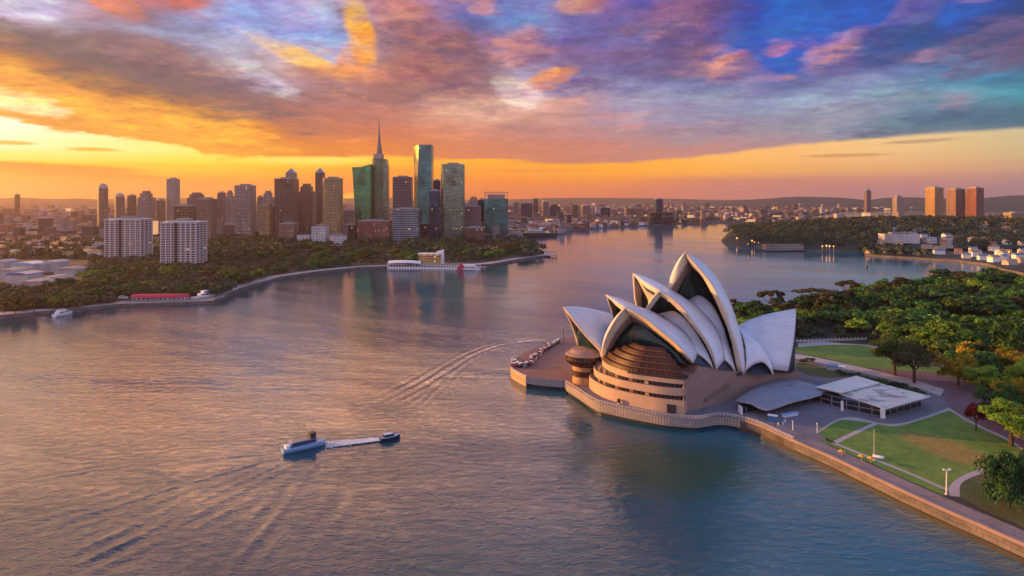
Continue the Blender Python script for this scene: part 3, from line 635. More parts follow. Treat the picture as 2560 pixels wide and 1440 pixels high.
sheet('path', cr([(2094, 1109), (2197, 1150), (2276, 1182), (2354, 1216), (2374, 1222)])+cr([(2370, 1227), (2350, 1220), (2274, 1186), (2194, 1154), (2076, 1107)]), M['pathp'], .021)
sheet('path', cr([(2374, 1240), (2372, 1222), (2386, 1202), (2420, 1183), (2472, 1168), (2560, 1150)])+cr([(2560, 1160), (2474, 1180), (2430, 1193), (2402, 1212), (2400, 1242)]), M['pathp'], .023)
sheet('path', cr([(2041, 1084), (2062, 1066), (2105, 1045), (2150, 1046), (2200, 1058), (2250, 1058), (2310, 1042), (2376, 1018)])+cr([(2376, 1025), (2307, 1048), (2238, 1066), (2179, 1057), (2107, 1050), (2082, 1059), (2046, 1082)]), M['pathp'], .025)
sheet('path', cr([(1995, 858), (2080, 852), (2165, 852), (2200, 868)])+cr([(2196, 878), (2160, 864), (2080, 862), (1995, 868)]), M['pathp'], .019)
# sea wall
def wall_strip(name, line, z0, z1, mat, inner=None, width=1.2, mi=0):
    mb = MB(); off = offset(line, width)
    for i in range(len(line)-1):
        a, b_, c_, d_ = line[i], line[i+1], off[i+1], off[i]
        mb.face([(a[0], a[1], z0), (b_[0], b_[1], z0), (b_[0], b_[1], z1), (a[0], a[1], z1)], 0)
        mb.face([(a[0], a[1], z1), (b_[0], b_[1], z1), (c_[0], c_[1], z1), (d_[0], d_[1], z1)], 1)
        mb.face([(d_[0], d_[1], z1), (c_[0], c_[1], z1), (c_[0], c_[1], z0), (d_[0], d_[1], z0)], 0)
    return mb
qs = cr([(p.x, p.y) for p in qw], 4); q_low = offset(qs, -.0)
lat = qs[:54]; sto = qs[44:]
t = thing('sea_wall', 'long sandstone sea wall running down the right side below the lawns', 'sea wall', (sto[20][0], sto[20][1], 0))
wall_strip('', offset(sto, 0), -1, 4.2, None, width=1.2).build('wall', [M['quay'], M['cope']], t, world=True)
wall_strip('', offset(sto, -.18), 4.2, 5.25, None, width=1.6).build('coping', [M['cope'], M['cope']], t, world=True)
wall_strip('', offset(sto, -.45), -1, 1.25, None, width=.5).build('footing', [M['wet_shade'], M['wet_shade']], t, world=True)
mb = MB(); a_, b_ = offset(sto, 1.43), offset(sto, 7.5)
for i in range(len(sto)-1): mb.face([(*a_[i], NZ+.03), (*a_[i+1], NZ+.03), (*b_[i+1], NZ+.03), (*b_[i], NZ+.03)])
structure('promenade', mb, M['cope'])
t = thing('terrace_wall', 'curved pale lattice sea wall with white railing round the shell hall', 'sea wall', (lat[20][0], lat[20][1], 0))
wall_strip('', offset(lat, 0), 1.3, 5.0, None, width=.8).build('lattice', [M['lattice'], M['rail']], t, world=True)
wall_strip('', offset(lat, 1.2), -1, 1.3, None, width=.5).build('footing', [M['wet_shade'], M['wet_shade']], t, world=True)  # recess under the lattice, its shadow put into the near-black colour
mb = MB(); acc = 0.
for i in range(len(lat)-1):
    a, b_ = Vector((*lat[i], 0)), Vector((*lat[i+1], 0)); L = (b_-a).length; dr = (b_-a)/max(L, 1e-6); mid = (a+b_)/2; ang = math.atan2(dr.y, dr.x)
    for zz in (5.45, 5.85): mb.box((mid.x, mid.y+.15, zz), (L, .06, .06), ang)
    mb.box((mid.x, mid.y+.15, 6.25), (L, .16, .12), ang)
    while acc < L:
        q = a+dr*acc; mb.box((q.x, q.y+.15, 5.62), (.12, .12, 1.2), ang); acc += 1.5
    acc -= L
mb.build('railing', M['rail'], t, world=True)
# forecourt walls
t = thing('forecourt_wall', 'grey ribbed quay wall below the red brick forecourt', 'quay wall', (qo[3].x, qo[3].y, 0))
lw = [(p.x, p.y) for p in qo[2:]]+[(qw[0].x, qw[0].y)]
wall_strip('', lw, 1.4, 5.0, None, width=.6).build('ribbed_panel', [M['grey'], M['rail']], t, world=True)
mb = MB()
for i in range(len(lw)-1):
    a, b_ = Vector((*lw[i], 0)), Vector((*lw[i+1], 0)); L = (b_-a).length
    for k in range(int(L/1.1)):
        q = a.lerp(b_, k*1.1/L); mb.box((q.x, q.y-.12, 3.2), (.3, .25, 3.6), 0)
mb.build('rib', M['concrete'], t, world=True)
wall_strip('', offset(lw, 1.5), -1, 1.4, None, width=.5).build('footing', [M['wet_shade']]*2, t, world=True)
t = thing('end_wall', 'sunlit orange end wall of the forecourt facing the harbour', 'quay wall', (qo[0].x, qo[0].y, 0))
ew = [(farside[0].x-.5, farside[0].y)]+[(p.x, p.y) for p in qo[:3]]
ew = [(x-(.0), y) for x, y in cr(ew, 4)]
wall_strip('', ew, -1, 5.2, None, width=.8).build('wall', [M['terrace'], M['rail']], t, world=True)
wall_strip('', offset(ew, -.12), 1.6, 3.4, None, width=.1).build('vent_panel', [M['drumwall']]*2, t, world=True)

# ------------------------------------------------------------------ the shell hall
HALL = thing('concert_hall', 'large white shell-roofed concert hall on a granite podium at the water', 'concert hall', (85, 310, NZ))
K1 = lambda x, y: (1400+x/8, 620+y/8)          # survey crops
K2 = lambda x, y: (1560+x/8, 620+y/8)
K3 = lambda x, y: (1640+x/7.11, 770+y/7.11)
K4 = lambda x, y: (1400+x/7.11, 770+y/7.11)
def curve(pts, n=15):      # pts: (px, py, Y) control points -> n evenly spaced smooth 3D points
    v = [W(*p) for p in pts]; v = [Vector(p) for p in cr([tuple(p) for p in v], 8)]
    L = [0]
    for a, b_ in zip(v[:-1], v[1:]): L.append(L[-1]+(b_-a).length)
    out = []
    for i in range(n):
        s = L[-1]*i/(n-1); k = 0
        while k < len(L)-2 and L[k+1] < s: k += 1
        u = (s-L[k])/max(1e-6, L[k+1]-L[k]); out.append(v[k].lerp(v[k+1], min(1, max(0, u))))
    return out
def loft(A, B, bulge=0., out=(0, -1, .3), m=9, pinch=(0., 0.)):
    o = Vector(out).normalized(); rows = []
    n = len(A)
    for i in range(n):
        t = i/(n-1); w_ = 1.; e0, e1 = pinch
        if e0: w_ *= min(1, t/e0)
        if e1: w_ *= min(1, (1-t)/e1)
        d = B[i]-A[i]; L = d.length
        row = []
        for j in range(m):
            s = j/(m-1); row.append(A[i].lerp(B[i], s)+o*(bulge*w_*4*s*(1-s)*L))
        rows.append(row)
    return rows
def oriented(mb, rows, out, mi=0):
    a = Vector(rows[len(rows)//2][len(rows[0])//2]); b_ = Vector(rows[len(rows)//2][len(rows[0])//2-1]); c_ = Vector(rows[len(rows)//2-1][len(rows[0])//2])
    nrm = (b_-a).cross(c_-a)           # matches face order (i,j),(i,j+1),(i+1,j+1)
    mb.grid(rows, mi, flip=nrm.dot(Vector(out)) < 0)
def patch(name, mats, parts, th=.9, parent=HALL, smooth=True):
    mb = MB()
    for A, B, bulge, out in parts: oriented(mb, loft(A, B, bulge, out), out)
    o = mb.build(name, mats, parent, smooth=smooth, world=True)
    if th:
        sm_ = o.modifiers.new('thickness', 'SOLIDIFY'); sm_.thickness = th; sm_.offset = -1; sm_.material_offset = 1; sm_.material_offset_rim = 2
    return o
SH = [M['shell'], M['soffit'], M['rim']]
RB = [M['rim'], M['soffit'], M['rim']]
VF = (-.35, -.9, .3)
N_ = 21
def addY(pts, d): return [(a, b_, c+d) for a, b_, c in pts]

# shell A, the tallest
Ao = curve([(1712, 630, 318), (1726, 645, 317.3), (1740, 661, 316.4), (1755, 680, 315.3), (1772, 700, 314), (1785, 720, 312.7), (1797, 745, 311.2), (1817, 782, 309), (1821, 805, 308), (1837, 849, 305.8), (1848, 889, 304.4), (1859, 934, 303)], N_)
Ai = curve([(1720, 652, 321), (1732, 669, 320.5), (1754, 690, 319.5), (1772, 720, 317.5), (1791, 757, 315), (1803, 785, 313), (1817, 818, 311), (1831, 865, 308.6), (1842, 926, 306)], N_)
As = curve([(1712, 630, 318), (1747, 651, 322), (1772, 672, 322), (1797, 705, 320.5), (1816, 739, 319), (1829, 768, 317.5), (1840, 797, 316), (1850, 828, 314), (1858, 862, 311), (1862, 895, 307), (1864, 926, 304)], N_)
Ab = curve([(1712, 630, 318), (1745, 651, 332), (1765, 672, 338), (1785, 705, 342), (1800, 739, 344), (1812, 768, 344), (1820, 797, 342), (1828, 828, 338), (1836, 862, 332), (1845, 895, 324), (1855, 926, 316)], N_)
ALo = curve([(1712, 630, 318), (1695, 657, 321), (1682, 685, 324), (1672, 712, 327), (1667, 750, 330.5), (1665, 800, 335), (1667, 850, 339), (1672, 888, 341)], N_)
ALi = curve([(1720, 652, 321), (1704, 677, 321.5), (1691, 701, 323), (1677, 724, 325.5), (1674, 760, 329), (1673, 805, 333), (1676, 850, 337), (1681, 888, 339)], N_)
AG = curve([(1733, 668, 333), (1716, 692, 333.5), (1694, 731, 334.5), (1686, 760, 336), (1681, 805, 338), (1683, 850, 340), (1688, 888, 342)], N_)
patch('shell', SH, [(Ao, As, .10, (.3, -.8, .5))], 1.0)
patch('shell', SH, [(As, Ab, .06, (1, .1, .3))], 1.0)
patch('shell', SH, [(ALo, Ab, .34, (-.35, .9, .25))], 1.0)
patch('shell_rib', RB, [(Ai, Ao, .08, (-.7, -.6, .1))], .5)
patch('shell_rib', RB, [(ALi, ALo, .08, (-.7, -.6, .1))], .5)
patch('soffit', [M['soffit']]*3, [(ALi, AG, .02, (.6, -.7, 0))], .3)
patch('glass_wall', [M['curtain']]*3, [(AG, curve([(1733, 668, 334), (1754, 692, 334), (1772, 720, 334.5), (1791, 757, 334), (1803, 785, 335), (1817, 818, 333), (1831, 865, 330), (1842, 926, 326)], N_), .03, (-.6, -.8, 0))], .2)
# shell B
Bo = curve([(1584, 683, 336), (1600, 697, 328), (1619, 710, 320), (1637, 720, 314), (1652, 727, 310.5), (1687, 749, 308), (1712, 774, 306.5), (1738, 811, 304.5), (1752, 829, 303.5), (1774, 861, 301.6), (1787, 894, 299.8), (1790, 925, 298)], N_)
Bi = curve([(1584, 686, 336.5), (1596, 702, 330), (1613, 718, 322), (1631, 729, 315.5), (1650, 739, 313), (1675, 755, 311), (1700, 780, 309.5), (1719, 801, 308), (1741, 828, 306), (1764, 861, 304), (1780, 897, 302), (1787, 924, 300)], N_)
Br = curve([(1584, 682, 336), (1622, 695, 334), (1672, 720, 330), (1722, 751, 326), (1746, 771, 322), (1770, 795, 319), (1789, 818, 315), (1800, 840, 312), (1807, 868, 307), (1812, 899, 303)], N_)
patch('shell', SH, [(Bo, Br, .07, (.1, -.8, .6))], 1.0)
patch('shell_rib', RB, [(Bi, Bo, .08, (-.7, -.6, .1))], .5)
BLo = curve([(1646, 728, 310.5), (1637, 737, 312), (1625, 754, 314), (1617, 769, 316.5), (1606, 800, 320), (1600, 840, 325), (1600, 885, 330)], N_)
BLi = curve([(1652, 741, 313), (1638, 757, 314.5), (1628, 772, 317), (1617, 800, 320), (1610, 840, 325), (1610, 885, 330)], N_)
BLb = curve([(1646, 728, 310.5), (1640, 745, 322), (1632, 765, 330), (1624, 785, 336), (1618, 810, 340), (1614, 840, 342), (1612, 885, 342)], N_)
patch('shell_rib', RB, [(BLi, BLo, .06, (-.7, -.6, .1))], .5)
patch('shell', SH, [(BLo, BLb, .10, (-.8, .3, .3))], .8)
patch('glass_wall', [M['curtain']]*3, [(curve([(1652, 741, 327), (1638, 757, 328), (1628, 772, 329), (1617, 800, 331), (1610, 840, 334), (1610, 885, 336)], N_), curve([(1652, 741, 327), (1675, 757, 328), (1700, 782, 328), (1719, 803, 327), (1741, 830, 325), (1764, 863, 322), (1787, 924, 317)], N_), .03, (-.6, -.8, 0))], .2)
# hidden back of shell B
patch('shell', SH, [(Br, curve([(1584, 682, 336), (1612, 705, 345), (1650, 740, 350), (1690, 780, 352), (1700, 830, 350), (1690, 885, 348)], N_), .08, (.2, .9, .4))], .8)
# far hall, tall shell standing behind B
F3l = curve([(1584, 683, 336), (1583.5, 700, 338), (1584, 714, 340), (1586.5, 745, 343), (1590, 762, 345), (1597, 800, 349), (1608, 850, 352)], N_)
F3m = curve([(1585, 686, 337.5), (1594, 700, 340), (1605, 718, 342), (1605, 745, 345), (1606, 762, 347), (1610, 800, 350), (1616, 850, 352)], N_)
F3r = curve([(1585, 686, 337), (1600, 705, 336), (1617, 728, 334), (1636, 740, 332), (1632, 760, 336), (1628, 800, 340), (1626, 850, 344)], N_)
patch('soffit', [M['soffit'], M['shell'], M['rim']], [(F3l, F3m, .04, (.5, -.8, 0))], .6)
patch('glass_wall', [M['curtain']]*3, [(F3m, curve([(1586, 688, 339), (1600, 712, 340), (1617, 745, 340), (1621, 762, 341), (1622, 800, 342), (1622, 850, 345)], N_), .0, (-.6, -.8, 0))], .2)
patch('soffit', [M['rim'], M['shell'], M['rim']], [(F3r, curve([(1585, 686, 337), (1598, 708, 338), (1610, 730, 339), (1620, 750, 340), (1622, 770, 341), (1622, 800, 342), (1622, 850, 345)], N_), .0, (-.6, -.8, 0))], .2)
patch('shell', SH, [(F3l, curve([(1584, 682, 336), (1622, 697, 350), (1672, 722, 365), (1690, 770, 372), (1690, 850, 372)], N_), .12, (-.5, .8, .4))], .8)
# shell C, the restaurant shell in front
Co = curve([(1516, 736, 326), (1527, 745, 319), (1542, 757, 311), (1555, 765, 305.5), (1568, 771, 303), (1611, 792, 299.5), (1640, 817, 297), (1665, 837, 295), (1689, 857, 293), (1714, 883, 291.5), (1734, 907, 290)], N_)
Ci = curve([(1516, 738, 326.5), (1527, 750, 320), (1540, 764, 312), (1556, 776, 308), (1576, 789, 305), (1611, 808, 302), (1625, 818, 301), (1655, 841, 298.5), (1682, 862, 296), (1706, 886, 294), (1730, 909, 292)], N_)
Cr = curve([(1516, 736, 326), (1560, 750, 326), (1597, 766, 325), (1640, 783, 322), (1668, 800, 319), (1696, 818, 315), (1716, 836, 311), (1729, 856, 306), (1737, 870, 302), (1744, 882, 299)], N_)
patch('shell', SH, [(Co, Cr, .08, (.1, -.8, .6))], 1.0)
patch('shell_rib', RB, [(Ci, Co, .06, (-.6, -.7, .1))], .5)
CLo = curve([(1562, 769, 303.5), (1541, 794, 305), (1522, 826, 308), (1510, 854, 312), (1504, 880, 316), (1506, 899, 318)], N_)
CLi = curve([(1574, 790, 306), (1555, 811, 307), (1534, 840, 309.5), (1520, 868, 313), (1510, 897, 317)], N_)
CG = curve([(1582, 806, 313), (1570, 816, 314), (1549, 840, 316), (1534, 866, 319), (1526, 899, 321)], N_)
CGr = curve([(1584, 806, 311), (1605, 812, 310), (1630, 828, 308), (1655, 846, 305), (1682, 866, 302), (1706, 889, 299), (1728, 912, 296)], N_)
patch('shell_rib', RB, [(CLi, CLo, .04, (-.7, -.6, .1))], .5)
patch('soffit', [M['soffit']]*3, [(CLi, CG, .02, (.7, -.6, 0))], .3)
patch('soffit', [M['soffit']]*3, [(Ci[6:], CGr[:1]*0+curve([(1584, 806, 311), (1605, 812, 310), (1630, 828, 308), (1655, 846, 305), (1682, 866, 302), (1706, 889, 299), (1728, 912, 296)], N_-6), .0, (-.2, -.6, -.6))], .3)
patch('glass_wall', [M['curtain']]*3, [(CG, CGr, .04, (-.4, -.9, 0))], .2)
patch('shell', SH, [(CLo, curve([(1562, 769, 303.5), (1556, 785, 318), (1548, 810, 330), (1545, 840, 338), (1548, 870, 342), (1556, 899, 342)], N_), .10, (-.9, .2, .3))], .8)
patch('shell', SH, [(Cr, curve([(1516, 736, 326), (1550, 760, 340), (1590, 790, 348), (1630, 820, 350), (1650, 860, 348), (1655, 899, 345)], N_), .08, (.1, .9, .4))], .8)
# far hall, second shell behind C
L2l = curve([(1516, 736, 326), (1525, 764, 331), (1532, 785, 335), (1536, 805, 338), (1545, 850, 342)], N_)
L2m = curve([(1518, 739, 328), (1532, 755, 333), (1543, 768, 337), (1543, 790, 340), (1550, 850, 344)], N_)
patch('soffit', [M['soffit'], M['shell'], M['rim']], [(L2l, L2m, .03, (.5, -.8, 0))], .5)
patch('glass_wall', [M['curtain']]*3, [(L2m, curve([(1518, 739, 328), (1540, 762, 327), (1556, 776, 326), (1560, 800, 328), (1560, 850, 334)], N_), .0, (-.6, -.8, 0))], .2)
# infill shells between the arches
CF_a = curve([(1640, 786, 326), (1654, 787, 324), (1668, 800, 321), (1696, 818, 317), (1716, 836, 313), (1729, 856, 308), (1737, 870, 303), (1746, 883, 299)], N_)
CF_b = curve([(1660, 782, 326), (1682, 777, 322), (1705, 790, 318), (1730, 816, 314), (1752, 849, 309), (1767, 875, 305), (1778, 900, 302), (1786, 924, 300)], N_)
patch('infill_shell', SH, [(CF_a, CF_b, .10, (.1, -.7, .7))], .7)
BF_a = curve([(1716, 752, 336), (1724, 753, 332), (1746, 772, 326), (1770, 796, 322), (1789, 819, 318), (1801, 845, 313), (1808, 870, 308), (1814, 900, 303)], N_)
BF_b = curve([(1735, 742, 336), (1748, 737, 332), (1772, 752, 328), (1791, 778, 323), (1808, 815, 318), (1822, 860, 313), (1832, 895, 309), (1841, 932, 305)], N_)
patch('infill_shell', SH, [(BF_a, BF_b, .10, (.1, -.7, .7))], .7)
# glazed notches under the infill shells, their shadow put in as navy sheets
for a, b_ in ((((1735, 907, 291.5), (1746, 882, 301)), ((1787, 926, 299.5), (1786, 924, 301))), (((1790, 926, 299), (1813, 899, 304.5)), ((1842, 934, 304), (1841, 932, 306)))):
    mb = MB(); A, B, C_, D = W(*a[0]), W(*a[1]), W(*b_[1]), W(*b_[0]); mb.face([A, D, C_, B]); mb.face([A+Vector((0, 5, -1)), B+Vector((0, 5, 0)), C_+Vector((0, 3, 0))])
    mb.build('notch_shade_glass', M['navy'], HALL, world=True)
mb = MB(); q = W(1849, 935, 303.5); mb.box((q.x, q.y+1, q.z-.2), (2.4, 2, 1.2)); mb.build('pedestal', M['dark'], HALL, world=True)
# low white side shell
St = curve([(1845, 815, 322), (1862, 828, 318), (1879, 840, 315), (1900, 861, 311), (1914, 882, 309), (1927, 906, 307.5), (1934, 936, 306)], N_)
Sb = curve([(1864, 927, 303.5), (1872, 920, 304), (1878, 915, 304.5), (1890, 909, 305.5), (1905, 906, 306.5), (1918, 914, 306.5), (1934, 937, 306)], N_)
patch('side_shell', SH, [(St, Sb, .12, (.25, -.8, .5))], .8)
patch('side_shell', SH, [(St, curve([(1845, 815, 322), (1862, 840, 336), (1879, 870, 342), (1900, 890, 344), (1914, 905, 344), (1927, 920, 343), (1934, 936, 342)], N_), .15, (.2, .9, .4))], .8)
mb = MB(); mb.face([W(1866, 934, 306.5), W(1932, 937, 308), W(1912, 906, 312), W(1888, 906, 312)]); mb.build('notch_shade_glass', M['navy'], HALL, world=True)
# rear fin opening away from the harbour
Ft = curve([(1843, 816, 334), (1862, 804, 333), (1879, 797, 332), (1900, 790, 330), (1921, 784, 328.5), (1956, 777, 326), (1990, 771, 324)], N_)
Fb = curve([(1851, 830, 330), (1870, 845, 326), (1890, 862, 322), (1905, 882, 319), (1918, 905, 316), (1930, 922, 314), (1970, 928, 313)], N_)
patch('rear_shell', SH, [(Ft, Fb, .06, (.1, -.9, .4))], .9)
Fk = curve([(1851, 830, 338), (1880, 850, 352), (1905, 870, 358), (1930, 890, 358), (1955, 905, 354), (1986, 925, 348)], N_)
patch('rear_shell', SH, [(Ft, Fk, .08, (-.1, .9, .4))], .9)
patch('glass_wall', [M['navy']]*3, [(curve([(1989, 774, 326), (1986, 826, 320), (1980, 882, 316), (1972, 928, 314)], 9), curve([(1990, 774, 326), (1990, 826, 330), (1988, 882, 334), (1987, 932, 336)], 9), .0, (1, -.4, 0))], .2)
# far hall, first shell over the round restaurant
F1t = curve([(1409, 767, 330), (1430, 766.5, 334), (1450, 767, 338), (1487, 773, 343), (1515, 780, 346), (1541, 790, 348)], N_)
F1b = curve([(1409, 767, 330), (1426, 788, 327), (1439, 806, 326), (1467, 840, 324), (1490, 863, 323), (1502, 877, 322.5), (1507, 899, 322)], N_)
patch('shell', SH, [(F1b, F1t, .05, (-.1, -.8, .6))], .9)
patch('shell_rib', RB, [(curve([(1410, 769, 331), (1426, 791, 329), (1439, 810, 328), (1467, 845, 326), (1490, 869, 325), (1501, 882, 324.5), (1506, 901, 324)], N_), F1b, .0, (-.8, -.5, .1))], .4)
F1l = curve([(1409, 767, 330), (1416, 785, 333), (1425, 806, 337), (1434, 829, 341), (1441, 850, 344), (1450, 880, 347)], N_)
F1m = curve([(1411, 770, 332), (1426, 792, 336), (1440, 808, 339), (1441, 829, 342), (1446, 850, 345), (1455, 880, 348)], N_)
patch('soffit', [M['soffit'], M['shell'], M['rim']], [(F1l, F1m, .02, (.5, -.8, 0))], .5)
patch('shell', SH, [(F1l, curve([(1409, 767, 330), (1450, 768, 350), (1490, 775, 362), (1520, 800, 368), (1540, 880, 368)], N_), .08, (-.5, .8, .4))], .8)
patch('glass_wall', [M['curtain']]*3, [(curve([(1440, 808, 339), (1441, 829, 341), (1443, 850, 342), (1447, 895, 343)], N_), curve([(1441, 812, 331), (1467, 847, 329), (1489, 872, 328), (1500, 898, 327)], N_), .0, (-.6, -.8, 0))], .2)
# round restaurant drum
cx, cy = 36.2, 331.5
def circ(c, r, n, z, a0=0, sx=1., sy=1.): return [(c[0]+sx*r*math.cos(a0+i*math.tau/n), c[1]+sy*r*math.sin(a0+i*math.tau/n), z) for i in range(n+1)]
DR = thing('restaurant_drum', 'round smoked-glass restaurant on an orange drum below the leftmost shell', 'restaurant', (cx, cy, NZ))
mb = MB(); mb.grid([circ((cx, cy), 9.2, 32, 15.2), circ((cx, cy), 9.8, 32, 17.), circ((cx, cy), 9.6, 32, 19.)]); mb.build('glass_band', M['drum'], DR, world=True)
mb = MB(); mb.grid([circ((cx, cy), 6.6, 32, 13.6), circ((cx, cy), 9.2, 32, 15.2)]); mb.build('underside', M['dark'], DR, world=True)
mb = MB(); mb.grid([circ((cx, cy), 9.6, 32, 19.), circ((cx, cy), 9.2, 32, 19.5), circ((cx, cy), 7.6, 32, 20.), circ((cx, cy), 6.2, 32, 21.5), circ((cx, cy), .2, 32, 22.)]); mb.build('roof', M['granite'], DR, world=True)
mb = MB(); mb.grid([circ((cx, cy), 6.2, 32, 5.), circ((cx, cy), 6.2, 32, 8.4)]); mb.grid([circ((cx, cy), 6.2, 32, 11.4), circ((cx, cy), 6.3, 32, 13.8)]); mb.build('wall', M['drumwall'], DR, world=True)
mb = MB(); mb.grid([circ((cx, cy), 6.0, 32, 8.4), circ((cx, cy), 6.0, 32, 11.4)]); mb.build('glass_band', M['skirt'], DR, world=True)
# podium: curved terraces in front, granite side wall to the right
def plan(pxs, z): return cr([tuple(P(a, b_, z)[:2]) for a, b_ in pxs], 5)
T1 = plan([(1540, 880), (1512, 888), (1506, 900), (1527, 916), (1569, 930), (1625, 938), (1681, 944.5), (1712, 947)], 20)
T2 = plan([(1500, 893), (1487, 904), (1485, 916), (1497, 929), (1541, 945), (1580, 954), (1638, 964), (1685, 969), (1711, 970)], 16)
T3 = plan([(1500, 915), (1478, 924), (1473, 936), (1483, 948), (1512, 963), (1557, 976), (1620, 989), (1657, 995), (1711, 1001)], 11)
endp = [(76, 286.5), (80, 300), (80, 330), (60, 345)]
def tier(T, z0, z1, zr, nm):
    mb = MB(); mb.prism([tuple(p[:2]) for p in T]+[(78, 290), (78, 330), (62, 340)], z0, z1, 0, 1); mb.build(nm, [M['terrace'], M['ledge']], HALL, world=True)
    mb = MB(); rec = offset([tuple(p[:2]) for p in T], 1.0)
    mb.prism([tuple(p) for p in rec]+[(77, 291), (77, 329), (62, 338)], z1, zr, 0, 0); mb.build('window_band', [M['winband']], HALL, world=True)
m, n, b = base('window_band'); g = n.node('ShaderNodeTexCoord', out=3); sx, sy, sz = n.sep(g); u = n.m('DIVIDE', n.sub(sx, n.mul(sy, .6)), 2.2)
cell = n.node('ShaderNodeTexWhiteNoise', {'Vector': n.vec(n.m('FLOOR', u), 0., 0.)}, out=0); fr = n.m('LESS_THAN', n.m('FRACT', u), .1)
n.put(b.inputs['Base Color'], n.mix(fr, n.ramp(cell, [(0, (.012, .012, .016)), (.72, (.03, .025, .03)), (.8, (.25, .15, .10)), (.93, (.4, .3, .22))], 'CONSTANT'), (.1, .08, .07))); b.inputs['Roughness'].default_value = .2
M['winband'] = m
tier(T3, NZ, 10.7, 12.6, 'terrace'); tier(T2, 12.6, 15.8, 17.6, 'terrace'); 
mb = MB(); mb.prism([tuple(p[:2]) for p in T1]+[(76, 290), (76, 330), (62, 338)], 17.6, 20.2, 0, 1); mb.build('terrace', [M['terrace'], M['ledge']], HALL, world=True)
# side wall with a sloping top
wb = [(72.3, 282.6), (78.5, 287.2), (80.5, 288.7), (86, 292.6), (91.5, 296.5), (100, 302.3), (106, 306.3), (121, 315.8), (143, 330)]
wt = [19.9, 20.6, 23.6, 21.6, 19.6, 17.6, 16.8, 13.6, 10.2]
bk = [(60, 352), (66, 356), (72, 360), (80, 364), (90, 370), (100, 374), (110, 376), (124, 372), (146, 362)]
mb = MB()
for i in range(len(wb)-1):
    a, b_, c_, d_ = wb[i], wb[i+1], bk[i+1], bk[i]
    mb.face([(*a, NZ), (*b_, NZ), (*b_, wt[i+1]), (*a, wt[i])], 0); mb.face([(*a, wt[i]), (*b_, wt[i+1]), (*c_, min(18, wt[i+1])), (*d_, min(18, wt[i]))], 1)
    mb.face([(*d_, NZ), (*d_, min(18, wt[i])), (*c_, min(18, wt[i+1])), (*c_, NZ)], 0)
mb.face([(*wb[-1], NZ), (*bk[-1], NZ), (*bk[-1], wt[-1]), (*wb[-1], wt[-1])], 0)
mb.build('podium_wall', [M['granite'], M['deck']], HALL, world=True)
tv = T3[-1]; mb = MB(); mb.face([(tv[0], tv[1], NZ), (wb[0][0], wb[0][1], NZ), (wb[0][0], wb[0][1], 20.), (tv[0], tv[1], 20.)])
mb.prism([(tv[0]-.2, tv[1]), (wb[0][0]+.3, wb[0][1]-.2), (wb[0][0]+.6, wb[0][1]+1.5), (tv[0], tv[1]+3)], NZ, 20.1); mb.build('corner_pier', [M['granite']], HALL, world=True)
# doorway, recess ramp
q = P(1670, 1030, NZ); dd = Vector((T3[-1][0]-T3[-6][0], T3[-1][1]-T3[-6][1], 0)).normalized(); an = math.atan2(dd.y, dd.x)
pt = Vector((T3[-4][0], T3[-4][1], 0)); mb = MB(); mb.box((pt.x-.2, pt.y-.1, 6.9), (3.8, .7, 3.6), an); mb.build('doorway', M['dark'], HALL, world=True)
mb = MB(); a = Vector((84, 290.6, 8.6)); b_ = Vector((98, 300.4, 12.2)); 
mb.face([a+Vector((.05, -.12, -1.2)), b_+Vector((.05, -.12, -1.2)), b_+Vector((.05, -.12, 1.0)), a+Vector((.05, -.12, .5))]); mb.build('ramp_recess', M['ledge'], HALL, world=True)
# stepped amber glazing of the front restaurant
c0 = Vector((64, 303)); rows = []
T1s = [tuple(p[:2]) for p in T1]; T1s = T1s[4:]
M['skirtledge'] = plain('amber_ledge', (.045, .024, .018), .6, .0, spec=.2)
for f_, z in ((1.0, 20.0), (.97, 22.0), (.89, 22.2), (.86, 24.2), (.76, 24.4), (.72, 26.3), (.61, 26.5), (.56, 28.2), (.45, 28.4), (.40, 29.8), (.3, 30.0)):
    rows.append([(c0.x+(p[0]-c0.x)*f_, c0.y+(p[1]-c0.y)*f_, z) for p in T1s])
for i in range(0, len(rows)-1, 2):
    mb = MB(); mb.grid(rows[i:i+2]); mb.build('glass_tier', M['skirt'], HALL, world=True)
    mb = MB(); mb.grid(rows[i+1:i+3]) if i+3 <= len(rows) else None
    if mb.f: mb.build('glass_ledge', M['skirtledge'], HALL, world=True)
mb = MB(); lp = offset(T1s, -.35); mb.prism([tuple(p) for p in lp[len(lp)//2:]]+[(76.5, 286.5)], 19.7, 20.25); mb.build('eave', M['dark'], HALL, world=True)

# ------------------------------------------------------------------ canopies and pavilions right of the hall
CAN = thing('arched_canopy', 'arched grey canopy against the granite wall, dark hall open beneath it', 'canopy', (112, 292, NZ))
ca = curve([(1838, 999, 289), (1868, 979, 297), (1900, 965, 303), (1960, 962, 306), (2016, 972, 306), (2060, 974, 304)], 17)
cb = curve([(1838, 1001, 288.6), (1880, 1011, 283), (1916, 1026, 277.5), (1980, 1006, 286), (2034, 993, 294), (2076, 978, 302)], 17)
mb = MB(); oriented(mb, loft(ca, cb, .07, (0, -.2, 1)), (0, 0, 1)); o = mb.build('roof', [M['greyroof'], M['dark'], M['concrete']], CAN, smooth=True, world=True)
s_ = o.modifiers.new('t', 'SOLIDIFY'); s_.thickness = .4; s_.offset = -1; s_.material_offset = 1; s_.material_offset_rim = 2
def pz(px, py): v = P(px, py, NZ); return (v.x, v.y)
mb = MB(); a = [pz(1853, 1030), pz(1870, 1040), pz(1985, 1012), pz(2062, 1000), pz(2060, 975), pz(1900, 1000)]
mb.prism([(x, y+4) for x, y in a], NZ, 7.6); mb.build('hall_front', M['darkglass'], CAN, world=True)
